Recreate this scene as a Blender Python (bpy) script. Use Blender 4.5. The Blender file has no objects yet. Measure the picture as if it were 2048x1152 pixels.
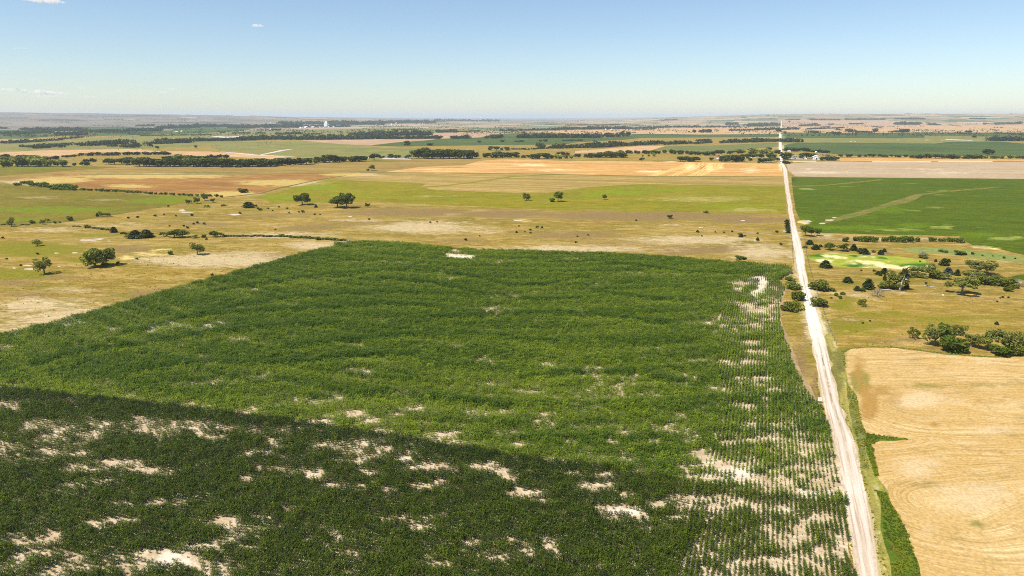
import bpy, math, random
import numpy as np
from mathutils.geometry import delaunay_2d_cdt
from mathutils import Vector

S = bpy.context.scene
COL = S.collection
R = math.radians

# ------------------------------------------------------------------ camera
CAM_Z = 80.0
PITCH = R(14.1)
F = 1364.0                     # focal length in pixels of the 2048 px wide photograph
cd = bpy.data.cameras.new("camera")
cd.sensor_width = 36.0
cd.lens = 36.0 * F / 2048.0
cd.clip_start = 0.5
cd.clip_end = 200000.0
cam = bpy.data.objects.new("camera", cd)
cam.location = (0, 0, CAM_Z)
cam.rotation_euler = (R(90) - PITCH, 0, 0)
COL.objects.link(cam)
S.camera = cam

# ------------------------------------------------------------------ sky and sun
SUN_EL, SUN_AZ = R(57), R(213)          # azimuth of the sun counted from +X, counter-clockwise
sun_dir = Vector((math.cos(SUN_EL) * math.cos(SUN_AZ), math.cos(SUN_EL) * math.sin(SUN_AZ), math.sin(SUN_EL)))
W = bpy.data.worlds.new("World")
S.world = W
W.use_nodes = True
nt = W.node_tree
nt.nodes.clear()
wo = nt.nodes.new("ShaderNodeOutputWorld")
wb = nt.nodes.new("ShaderNodeBackground")
sk = nt.nodes.new("ShaderNodeTexSky")
sk.sky_type = 'NISHITA'
sk.sun_disc = False
sk.sun_elevation = SUN_EL
sk.sun_rotation = math.atan2(sun_dir.x, sun_dir.y)
sk.altitude = 450
sk.air_density = 0.97
sk.dust_density = 0.5
sk.ozone_density = 2.6
wb.inputs[1].default_value = 0.105
nt.links.new(sk.outputs[0], wb.inputs[0])
nt.links.new(wb.outputs[0], wo.inputs[0])

sl = bpy.data.lights.new("sun", 'SUN')
sl.energy = 5.0
sl.angle = R(0.53)
sl.color = (1.0, 0.955, 0.885)
so = bpy.data.objects.new("sun", sl)
so.rotation_euler = sun_dir.to_track_quat('Z', 'Y').to_euler()
so.location = (-200, -60, 400)
COL.objects.link(so)

S.view_settings.view_transform = 'Standard'
S.view_settings.look = 'None'
S.view_settings.exposure = 0.42
S.view_settings.gamma = 1.0
S.view_settings.use_curve_mapping = False
S.render.engine = 'CYCLES'
S.cycles.use_denoising = False
S.cycles.max_bounces = 5
S.cycles.diffuse_bounces = 2
S.cycles.glossy_bounces = 1
S.cycles.transmission_bounces = 3
S.cycles.transparent_max_bounces = 8
S.cycles.volume_bounces = 3
S.cycles.filter_width = 1.0
S.cycles.sample_clamp_indirect = 4.0

# ------------------------------------------------------------------ numpy helpers
def smooth(a, b, x):
    t = np.clip((np.asarray(x, float) - a) / (b - a), 0, 1)
    return t * t * (3 - 2 * t)

def _hash(ix, iy, seed):
    h = (ix.astype(np.int64) * 374761393 + iy.astype(np.int64) * 668265263 + seed * 974634777) & 0xFFFFFFFF
    h = ((h ^ (h >> 13)) * 1274126177) & 0xFFFFFFFF
    h = h ^ (h >> 16)
    return (h & 0xFFFFFF) / float(0xFFFFFF)

def vnoise(x, y, seed=0):
    x = np.asarray(x, float); y = np.asarray(y, float)
    ix = np.floor(x); iy = np.floor(y)
    fx = x - ix; fy = y - iy
    fx = fx * fx * (3 - 2 * fx); fy = fy * fy * (3 - 2 * fy)
    a = _hash(ix, iy, seed); b = _hash(ix + 1, iy, seed)
    c = _hash(ix, iy + 1, seed); d = _hash(ix + 1, iy + 1, seed)
    return (a * (1 - fx) + b * fx) * (1 - fy) + (c * (1 - fx) + d * fx) * fy

def fbm(x, y, seed=0, oct=4):
    s = 0; a = 1; t = 0
    for i in range(oct):
        s = s + a * vnoise(x * 2 ** i + 17.3 * i, y * 2 ** i - 9.1 * i, seed + i)
        t += a; a *= 0.5
    return s / t

def height(x, y):
    """Height of the ground: gentle swells nearby, a broad plateau on the left and right skyline."""
    x = np.asarray(x, float); y = np.asarray(y, float)
    r = np.hypot(x, y)
    az = np.arctan2(x, np.maximum(y, 1.0))
    az = np.where(y < 1.0, 0.0, az)
    h = (fbm(x / 260.0 + 3.1, y / 260.0, 5, 2) - 0.5) * 3.4 * smooth(120, 420, r) * (1 - 0.5 * smooth(900, 2500, r))
    left = smooth(0.05, -0.62, az) * smooth(5800, 12500, r)
    right = smooth(0.02, 0.42, az) * smooth(6500, 12500, r)
    h = h + 132 * left + 112 * right
    h = h + (fbm(x / 2600.0, y / 2600.0, 11, 3) - 0.5) * 44 * smooth(5500, 11000, r) * np.clip(left + right, 0.12, 1)
    return h

CP, SP = math.cos(PITCH), math.sin(PITCH)
def ray(px, py):
    u = (np.asarray(px, float) - 1024) / F
    v = -(np.asarray(py, float) - 576) / F
    d = np.stack([u, CP + v * SP, -SP + v * CP], -1)
    return d / np.linalg.norm(d, axis=-1, keepdims=True)

TS = np.geomspace(60, 60000, 420)
def unproj(px, py):
    """Where the line of sight through a photograph pixel first meets the ground."""
    px = np.atleast_1d(np.asarray(px, float)); py = np.atleast_1d(np.asarray(py, float))
    d = ray(px, py)
    n = len(px)
    lo = np.zeros(n); hi = np.zeros(n)
    for c0 in range(0, n, 400):                       # march along all lines of sight at once
        dd = d[c0:c0 + 400]
        P = dd[:, None, :] * TS[None, :, None]
        bel = CAM_Z + P[..., 2] < height(P[..., 0], P[..., 1])
        k = np.argmax(bel, axis=1)
        hit = bel.any(axis=1)
        hi[c0:c0 + 400] = np.where(hit, TS[k], 39001.0)
        lo[c0:c0 + 400] = np.where(hit, TS[np.maximum(k - 1, 0)], 39000.0)
    for _ in range(22):
        m = (lo + hi) / 2
        P = d * m[:, None]
        b = CAM_Z + P[:, 2] < height(P[:, 0], P[:, 1])
        hi = np.where(b, m, hi); lo = np.where(b, lo, m)
    P = d * hi[:, None]
    return np.stack([P[:, 0], P[:, 1], height(P[:, 0], P[:, 1])], -1)

def at(px, py):
    return unproj([px], [py])[0]

def proj(x, y, z):
    dx = x; dy = y; dz = z - CAM_Z
    depth = dy * CP - dz * SP
    up = dy * SP + dz * CP
    depth = np.where(depth < 1.0, 1.0, depth)
    return 1024 + F * dx / depth, 576 - F * up / depth, depth

def depth_at(p):
    return float(p[1] * CP - (p[2] - CAM_Z) * SP)

def inside(poly, x, y):
    poly = np.asarray(poly, float)
    c = np.zeros(x.shape, bool)
    n = len(poly)
    for i in range(n):
        x0, y0 = poly[i]; x1, y1 = poly[(i + 1) % n]
        if y0 == y1: continue
        k = ((y0 > y) != (y1 > y)) & (x < (x1 - x0) * (y - y0) / (y1 - y0) + x0)
        c ^= k
    return c

# ------------------------------------------------------------------ object helpers
def tag(o, label=None, cat=None, group=None, kind=None):
    if label: o["label"] = label
    if cat: o["category"] = cat
    if group: o["group"] = group
    if kind: o["kind"] = kind
    return o

def mesh_from(name, V, Fc, mats, smooth_sh=False, mat_idx=None, fattr=None):
    """V (n,3) array; Fc an (m,k) array or list of tuples; returns mesh data."""
    me = bpy.data.meshes.new(name)
    V = np.asarray(V, np.float32)
    if isinstance(Fc, np.ndarray):
        m, k = Fc.shape
        me.vertices.add(len(V)); me.vertices.foreach_set("co", V.ravel())
        me.loops.add(m * k); me.loops.foreach_set("vertex_index", Fc.astype(np.int32).ravel())
        me.polygons.add(m); me.polygons.foreach_set("loop_start", np.arange(0, m * k, k, dtype=np.int32))
        me.update(calc_edges=True)
    else:
        me.from_pydata([tuple(map(float, v)) for v in V], [], [tuple(map(int, f)) for f in Fc])
        me.update()
    for mt in (mats if isinstance(mats, (list, tuple)) else [mats]):
        me.materials.append(mt)
    n = len(me.polygons)
    if mat_idx is not None: me.polygons.foreach_set("material_index", np.asarray(mat_idx, np.int32))
    me.polygons.foreach_set("use_smooth", np.full(n, smooth_sh))
    if fattr:
        for k, a in fattr.items():
            at_ = me.attributes.new(k, 'FLOAT', 'FACE'); at_.data.foreach_set("value", np.asarray(a, np.float32))
    me.update()
    return me

def link(name, me, parent=None, loc=(0, 0, 0)):
    o = bpy.data.objects.new(name, me)
    o.location = loc
    COL.objects.link(o)
    if parent: o.parent = parent
    return o

def empty(name, loc, rz=0.0, sc=(1, 1, 1)):
    o = bpy.data.objects.new(name, None)
    o.empty_display_size = 1
    o.location = [float(v) for v in loc]; o.rotation_euler = (0, 0, rz); o.scale = sc
    COL.objects.link(o)
    return o

class MB:
    """collects boxes, tubes and the like for one mesh"""
    def __init__(s): s.v = []; s.f = []
    def add(s, V, Fc):
        b = len(s.v); s.v += [tuple(map(float, p)) for p in V]; s.f += [tuple(int(i) + b for i in f) for f in Fc]
    def box(s, x0, x1, y0, y1, z0, z1):
        s.add([(x0,y0,z0),(x1,y0,z0),(x1,y1,z0),(x0,y1,z0),(x0,y0,z1),(x1,y0,z1),(x1,y1,z1),(x0,y1,z1)],
              [(0,3,2,1),(4,5,6,7),(0,1,5,4),(1,2,6,5),(2,3,7,6),(3,0,4,7)])
    def tube(s, pts, rad, n=6):
        pts = [Vector(p) for p in pts]
        rings = []
        b = len(s.v)
        for i, p in enumerate(pts):
            d = (pts[min(i + 1, len(pts) - 1)] - pts[max(i - 1, 0)]).normalized()
            a = d.cross(Vector((0.31, 0.95, 0.12)))
            if a.length < 1e-3: a = d.cross(Vector((1, 0, 0)))
            a.normalize(); c = d.cross(a)
            for k in range(n):
                t = 2 * math.pi * k / n
                s.v.append(tuple(p + (a * math.cos(t) + c * math.sin(t)) * rad[i]))
        for i in range(len(pts) - 1):
            for k in range(n):
                k2 = (k + 1) % n
                s.f.append((b + i*n + k, b + i*n + k2, b + (i+1)*n + k2, b + (i+1)*n + k))
        s.f.append(tuple(b + k for k in range(n))[::-1])
        s.f.append(tuple(b + (len(pts)-1)*n + k for k in range(n)))
    def lathe(s, prof, cx=0, cy=0, n=16):
        b = len(s.v)
        for r, z in prof:
            for k in range(n):
                t = 2 * math.pi * k / n
                s.v.append((cx + r * math.cos(t), cy + r * math.sin(t), z))
        for i in range(len(prof) - 1):
            for k in range(n):
                k2 = (k + 1) % n
                s.f.append((b+i*n+k, b+i*n+k2, b+(i+1)*n+k2, b+(i+1)*n+k))
        s.f.append(tuple(b + k for k in range(n))[::-1])
        s.f.append(tuple(b + (len(prof)-1)*n + k for k in range(n)))
    def build(s, name, mat, parent=None, sm=False):
        return link(name, mesh_from(name, s.v, s.f, mat, sm), parent)

# ------------------------------------------------------------------ node helpers
class NB:
    def __init__(s, name):
        s.m = bpy.data.materials.new(name); s.m.use_nodes = True
        s.t = s.m.node_tree; s.t.nodes.clear()
        s.out = s.t.nodes.new("ShaderNodeOutputMaterial")
        s.co = s.t.nodes.new("ShaderNodeTexCoord").outputs["Object"]
    def n(s, typ, **kw):
        nd = s.t.nodes.new(typ)
        for k, v in kw.items(): setattr(nd, k, v)
        return nd
    def l(s, a, b): s.t.links.new(a, b)
    def put(s, sock, v):
        if hasattr(v, "links"): s.l(v, sock)
        else: sock.default_value = v
    def math(s, op, a, b=0.0, c=None, clamp=False):
        nd = s.n("ShaderNodeMath", operation=op); nd.use_clamp = clamp
        s.put(nd.inputs[0], a); s.put(nd.inputs[1], b)
        if c is not None: s.put(nd.inputs[2], c)
        return nd.outputs[0]
    def mapping(s, rot=0.0, sc=(1, 1, 1), loc=(0, 0, 0)):
        nd = s.n("ShaderNodeMapping"); nd.vector_type = 'POINT'
        # rotate first, then stretch
        r = s.n("ShaderNodeVectorRotate", rotation_type='Z_AXIS'); s.l(s.co, r.inputs["Vector"]); r.inputs["Angle"].default_value = rot
        s.l(r.outputs[0], nd.inputs[0]); nd.inputs["Scale"].default_value = sc; nd.inputs["Location"].default_value = loc
        return nd.outputs[0]
    def noise(s, scale, detail=4, rough=0.55, vec=None, dist=0.0, dims='3D', w=None):
        nd = s.n("ShaderNodeTexNoise", noise_dimensions=dims)
        if dims != '1D': s.l(vec if vec is not None else s.co, nd.inputs["Vector"])
        if w is not None: s.put(nd.inputs["W"], w)
        nd.inputs["Scale"].default_value = scale; nd.inputs["Detail"].default_value = detail
        nd.inputs["Roughness"].default_value = rough; nd.inputs["Distortion"].default_value = dist
        return nd.outputs["Fac"]
    def ss(s, x, a, b, lo=0.0, hi=1.0):
        nd = s.n("ShaderNodeMapRange", interpolation_type='SMOOTHSTEP')
        s.put(nd.inputs[0], x); nd.inputs[1].default_value = a; nd.inputs[2].default_value = b
        nd.inputs[3].default_value = lo; nd.inputs[4].default_value = hi
        return nd.outputs[0]
    def lin(s, x, a, b, lo, hi):
        nd = s.n("ShaderNodeMapRange"); nd.clamp = True
        s.put(nd.inputs[0], x); nd.inputs[1].default_value = a; nd.inputs[2].default_value = b
        nd.inputs[3].default_value = lo; nd.inputs[4].default_value = hi
        return nd.outputs[0]
    def mix(s, f, a, b, blend='MIX'):
        nd = s.n("ShaderNodeMix", data_type='RGBA', blend_type=blend)
        s.put(nd.inputs[0], f)
        for sock, v in ((nd.inputs[6], a), (nd.inputs[7], b)):
            if hasattr(v, "links"): s.l(v, sock)
            else: sock.default_value = (*v, 1) if len(v) == 3 else v
        return nd.outputs[2]
    def mul(s, col, f):
        cb = s.n("ShaderNodeCombineColor"); 
        for i in range(3): s.put(cb.inputs[i], f)
        return s.mix(1.0, col, cb.outputs[0], 'MULTIPLY')
    def attr(s, name, typ='GEOMETRY'):
        nd = s.n("ShaderNodeAttribute", attribute_name=name, attribute_type=typ)
        return nd.outputs["Fac"]
    def diffuse(s, col, rough=0.95, bump=None, bdist=0.1, bstr=0.5, spec=0.15):
        p = s.n("ShaderNodeBsdfPrincipled")
        s.put(p.inputs["Base Color"], col if hasattr(col, "links") else (*col, 1)); p.inputs["Roughness"].default_value = rough
        p.inputs["Specular IOR Level"].default_value = spec
        if bump is not None:
            b = s.n("ShaderNodeBump"); b.inputs["Strength"].default_value = bstr; b.inputs["Distance"].default_value = bdist
            s.l(bump, b.inputs["Height"]); s.l(b.outputs[0], p.inputs["Normal"])
        s.l(p.outputs[0], s.out.inputs[0])
        return s.m

def plain(name, col, rough=0.7, var=0.12, scale=0.6, metal=0.0):
    b = NB(name)
    n = b.noise(scale, 4)
    c = b.mul(b.mix(0.0, col, col), b.lin(n, 0.25, 0.75, 1 - var, 1 + var))
    m = b.diffuse(c, rough, spec=0.3)
    return m

def gmat(name, base, alt, third, s1=0.012, s2=0.06, s3=0.9, rot=0.0, st=(1, 1, 1), fine=(0.72, 1.25), t2=(0.52, 0.7),
         pale=None, lush=None, bare=None, dun=None, streak=None, bump=0.18, grain=None, kr=1.0, kg=1.0, kb=0.72):
    """Field and grassland ground: two broad tones, a third in patches, a fine grain, and the traced bare / lush / pale areas."""
    k3 = (kr, kg, kb)
    w = lambda c: tuple(a * k for a, k in zip(c, k3)) if c is not None else None
    base, alt, third, lush, bare = w(base), w(alt), w(third), w(lush), w(bare)
    streak = [(a, d, e, w(f), h) for a, d, e, f, h in streak] if streak else None
    grain = [(w(a), d, e) for a, d, e in grain] if grain else None
    b = NB(name)
    vec = b.mapping(rot, st)
    n1 = b.noise(s1, 5, 0.6, vec, 0.4)
    n2 = b.noise(s2, 5, 0.62, vec, 0.6)
    n3 = b.noise(s3, 4, 0.68)
    n4 = b.noise(s3 * 0.22, 3, 0.6, vec)
    c = b.mix(b.ss(n1, 0.36, 0.64), base, alt)
    c = b.mix(b.ss(n2, t2[0], t2[1]), c, third)
    if streak:
        # lines left by machines: (rotation, spacing, length factor, colour, strength)
        for (rt, sp, ln, col, stg) in streak:
            v2 = b.mapping(rt, (ln / sp, 1.0 / sp, 1.0))
            q = b.noise(1.0, 3, 0.6, v2, 0.3)
            c = b.mix(b.math('MULTIPLY', b.ss(q, 0.47, 0.66), stg), c, col)
    if grain:
        # thatch and thin places drawn out by the wind and the grazing: colour, scale, strength
        for gc, gs, gst in grain:
            gq = b.noise(gs, 6, 0.72, b.mapping(rot, (0.42, 1.25, 1.0)), 0.5)
            c = b.mix(b.math('MULTIPLY', b.ss(gq, 0.50, 0.62), gst), c, gc)
    for an, col in (("dun", dun), ("lush", lush), ("pale", pale), ("bare", bare)):
        if col is None: continue
        a = b.attr(an)
        rag = b.math('MULTIPLY_ADD', n2, 0.9, -0.45)
        rag2 = b.math('MULTIPLY_ADD', n4, 0.7, -0.35)
        e = b.math('ADD', b.math('ADD', a, rag), rag2)
        e = b.math('MULTIPLY', e, b.ss(a, 0.02, 0.2))
        c = b.mix(b.ss(e, 0.14, 0.55), c, col)
    g = b.math('MULTIPLY', b.lin(n3, 0.28, 0.72, fine[0], fine[1]), b.lin(n4, 0.25, 0.75, 0.82, 1.18))
    c = b.mul(c, g)
    return b.diffuse(c, 0.95, n3, bump, 0.6, 0.05)
# ------------------------------------------------------------------ ground colours
RD = unproj([1738, 1584, 1571], [1120, 430, 350])
ROAD_ANG = math.atan2(RD[1, 1] - RD[0, 1], RD[1, 0] - RD[0, 0])      # heading of the dirt road
ROT = -ROAD_ANG                                                     # turns the road direction onto +X

STRAW = (0.43, 0.325, 0.165); OLIVE = (0.185, 0.150, 0.030); TAN = (0.225, 0.163, 0.046); BROWN = (0.190, 0.112, 0.036)
M = {}
M["pasture"] = gmat("pasture_grass", TAN, (0.150, 0.125, 0.028), BROWN, 0.014, 0.045, 1.1, 0.1, (0.8, 1.8, 1),
                    pale=STRAW, dun=(0.215, 0.142, 0.050), lush=(0.150, 0.145, 0.020), bare=(0.50, 0.39, 0.24), t2=(0.55, 0.74), fine=(0.62, 1.34), grain=[((0.31, 0.235, 0.135), 0.022, 0.55), ((0.185, 0.120, 0.050), 0.030, 0.33), ((0.35, 0.265, 0.15), 0.09, 0.65), ((0.125, 0.105, 0.024), 0.13, 0.6), ((0.34, 0.26, 0.14), 0.30, 0.45)], kr=1.21, kg=1.10, kb=0.64)
M["hay"] = gmat("hay_meadow_grass", (0.185, 0.180, 0.026), (0.150, 0.165, 0.020), (0.200, 0.165, 0.034), 0.011, 0.04, 0.5, 0.1, (1, 1.6, 1),
                pale=(0.29, 0.24, 0.06), lush=(0.15, 0.20, 0.014), bare=BROWN, fine=(0.76, 1.24), grain=[((0.125, 0.125, 0.018), 0.06, 0.6), ((0.225, 0.20, 0.04), 0.05, 0.5)], kr=1.14, kg=0.98, kb=0.45)
M["meadow"] = gmat("meadow_grass", (0.130, 0.120, 0.024), (0.165, 0.140, 0.030), (0.165, 0.115, 0.036), 0.010, 0.04, 0.6, 0.1, (1, 1.6, 1),
                   pale=(0.27, 0.20, 0.075), lush=(0.135, 0.165, 0.016), bare=BROWN, fine=(0.76, 1.24), grain=[((0.10, 0.095, 0.018), 0.06, 0.6), ((0.22, 0.17, 0.05), 0.05, 0.4)], kr=1.05, kg=0.98, kb=0.5)
M["brown_field"] = gmat("dry_grass", (0.235, 0.155, 0.055), (0.29, 0.20, 0.065), (0.20, 0.15, 0.05), 0.012, 0.03, 0.4, 0.1, (1, 1.8, 1),
                        pale=(0.44, 0.31, 0.12), lush=(0.14, 0.13, 0.03), fine=(0.85, 1.15), streak=[(ROT + 1.4, 14, 0.05, (0.36, 0.25, 0.09), 0.5)], kr=0.95, kg=0.92, kb=0.7)
M["wheat"] = gmat("wheat_stubble", (0.58, 0.325, 0.10), (0.50, 0.265, 0.075), (0.64, 0.40, 0.16), 0.010, 0.03, 0.4, 0.0, (1, 1.6, 1),
                  pale=(0.74, 0.52, 0.26), lush=(0.40, 0.205, 0.05), fine=(0.88, 1.12),
                  streak=[(ROT + 1.3, 16, 0.035, (0.70, 0.46, 0.20), 0.7), (ROT + 1.5, 22, 0.03, (0.42, 0.225, 0.06), 0.6)], kr=0.88, kg=0.87, kb=0.84)
M["far_wheat"] = gmat("far_wheat_stubble", (0.47, 0.30, 0.145), (0.43, 0.27, 0.125), (0.50, 0.34, 0.18), 0.004, 0.012, 0.1, 0.0, (1, 1, 1), fine=(0.92, 1.08), kr=1, kg=0.97, kb=0.95)
M["pink_stubble"] = gmat("pale_pink_stubble", (0.40, 0.26, 0.155), (0.36, 0.22, 0.12), (0.46, 0.33, 0.20), 0.004, 0.012, 0.1, fine=(0.92, 1.08), kr=1, kg=1, kb=1)
M["orange"] = gmat("orange_stubble", (0.33, 0.165, 0.055), (0.27, 0.135, 0.045), (0.38, 0.235, 0.085), 0.010, 0.03, 0.4, 0.0, (1, 1.6, 1),
                   pale=(0.42, 0.295, 0.085), lush=(0.30, 0.225, 0.06), fine=(0.88, 1.14), streak=[(ROT + 1.5, 13, 0.04, (0.40, 0.235, 0.09), 0.6)], kr=0.83, kg=0.8, kb=0.6)
M["tilled"] = gmat("striped_stubble", (0.31, 0.23, 0.095), (0.27, 0.195, 0.075), (0.34, 0.245, 0.11), 0.012, 0.03, 0.6, 0.0, (1, 1.6, 1),
                   pale=(0.44, 0.32, 0.16), lush=(0.18, 0.165, 0.035), fine=(0.85, 1.15),
                   streak=[(ROT + 1.55, 12, 0.02, (0.42, 0.31, 0.15), 0.85), (ROT + 1.55, 16, 0.02, (0.19, 0.155, 0.05), 0.7)], kr=1, kg=0.92, kb=0.62)
M["pale_field"] = gmat("pale_tilled_soil", (0.40, 0.30, 0.185), (0.37, 0.27, 0.155), (0.44, 0.34, 0.22), 0.012, 0.03, 0.6, 0.0, (1, 1.6, 1),
                       pale=(0.50, 0.39, 0.25), lush=(0.21, 0.19, 0.07), fine=(0.86, 1.14), streak=[(ROT + 1.5, 20, 0.03, (0.46, 0.35, 0.22), 0.6)], kr=0.95, kg=0.93, kb=0.9)
M["soy"] = gmat("soybean_leaves", (0.050, 0.088, 0.009), (0.062, 0.100, 0.011), (0.042, 0.076, 0.008), 0.010, 0.045, 0.8, ROT + 1.5, (0.5, 1.6, 1),
                pale=(0.21, 0.24, 0.04), lush=(0.080, 0.135, 0.010), bare=(0.58, 0.45, 0.29), fine=(0.55, 1.45), grain=[((0.038, 0.062, 0.008), 0.35, 0.6), ((0.105, 0.130, 0.02), 0.16, 0.45)],
                streak=[(ROT + 1.55, 10, 0.05, (0.080, 0.112, 0.016), 0.6)], kr=1.15, kg=1.02, kb=0.26)
M["far_green"] = gmat("far_green_crop", (0.050, 0.078, 0.020), (0.068, 0.098, 0.028), (0.085, 0.108, 0.034), 0.003, 0.008, 0.08,
                      pale=(0.13, 0.19, 0.06), fine=(0.92, 1.08), kr=1.05, kg=1.02, kb=0.85)
M["far_olive"] = gmat("far_olive_grass", (0.165, 0.160, 0.055), (0.20, 0.18, 0.07), (0.24, 0.19, 0.085), 0.004, 0.012, 0.1, fine=(0.9, 1.1))
M["sage_field"] = gmat("sage_green_crop", (0.125, 0.135, 0.05), (0.145, 0.150, 0.055), (0.17, 0.15, 0.065), 0.004, 0.012, 0.1, fine=(0.92, 1.08))
M["yellow_crop"] = gmat("yellowed_crop", (0.30, 0.31, 0.05), (0.24, 0.29, 0.035), (0.40, 0.37, 0.12), 0.03, 0.09, 0.9, fine=(0.75, 1.2),
                        pale=(0.66, 0.56, 0.27), lush=(0.05, 0.13, 0.016))
M["reeds"] = gmat("pale_green_reeds", (0.16, 0.20, 0.06), (0.19, 0.21, 0.075), (0.24, 0.20, 0.085), 0.03, 0.09, 0.8, fine=(0.7, 1.3))
M["verge"] = gmat("verge_weeds", (0.34, 0.27, 0.10), (0.20, 0.19, 0.045), (0.46, 0.37, 0.19), 0.05, 0.2, 1.2, ROT, (0.3, 1.5, 1),
                  pale=(0.50, 0.40, 0.25), lush=(0.165, 0.145, 0.048), bare=(0.52, 0.40, 0.27), fine=(0.6, 1.35))
M["soil"] = gmat("sandy_soil", (0.56, 0.44, 0.30), (0.46, 0.345, 0.215), (0.63, 0.51, 0.37), 0.09, 0.35, 1.6, fine=(0.72, 1.2), pale=(0.62, 0.515, 0.385),
                 grain=[((0.30, 0.215, 0.12), 0.5, 0.6)], streak=[(ROT + 1.5708, 0.92, 0.03, (0.33, 0.245, 0.15), 0.5)], kr=1, kg=1, kb=0.95)
M["track"] = gmat("bare_track", (0.33, 0.235, 0.165), (0.28, 0.195, 0.13), (0.40, 0.30, 0.21), 0.05, 0.25, 1.2, fine=(0.75, 1.2))
M["chalk"] = gmat("chalk", (0.52, 0.44, 0.34), (0.45, 0.36, 0.26), (0.36, 0.27, 0.17), 0.05, 0.3, 1.4, fine=(0.85, 1.1), kr=1, kg=1, kb=1)
M["gravel_road"] = gmat("white_gravel", (0.54, 0.48, 0.42), (0.49, 0.43, 0.36), (0.45, 0.38, 0.31), 0.02, 0.1, 0.6, fine=(0.9, 1.08), kr=1, kg=1, kb=1)
M["strip_grass"] = gmat("rank_grass", (0.060, 0.115, 0.020), (0.085, 0.14, 0.026), (0.04, 0.085, 0.014), 0.08, 0.3, 1.6, fine=(0.65, 1.3), kr=1.2, kg=1, kb=0.5)
M["edge_grass"] = gmat("edge_grass", (0.12, 0.11, 0.03), (0.15, 0.125, 0.035), (0.10, 0.10, 0.028), 0.02, 0.08, 0.8)
M["windrow"] = gmat("straw_windrow", (0.66, 0.45, 0.20), (0.60, 0.39, 0.16), (0.70, 0.50, 0.25), 0.03, 0.1, 0.5)
M["waterway"] = gmat("waterway_grass", (0.185, 0.150, 0.050), (0.13, 0.13, 0.03), (0.23, 0.175, 0.07), 0.02, 0.06, 0.8, fine=(0.7, 1.3), grain=[((0.085, 0.10, 0.018), 0.10, 0.7)], lush=(0.12, 0.135, 0.025))
M["sage_weeds"] = gmat("sage_weeds", (0.175, 0.180, 0.075), (0.13, 0.145, 0.05), (0.24, 0.21, 0.11), 0.1, 0.4, 1.6, fine=(0.6, 1.35))

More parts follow.
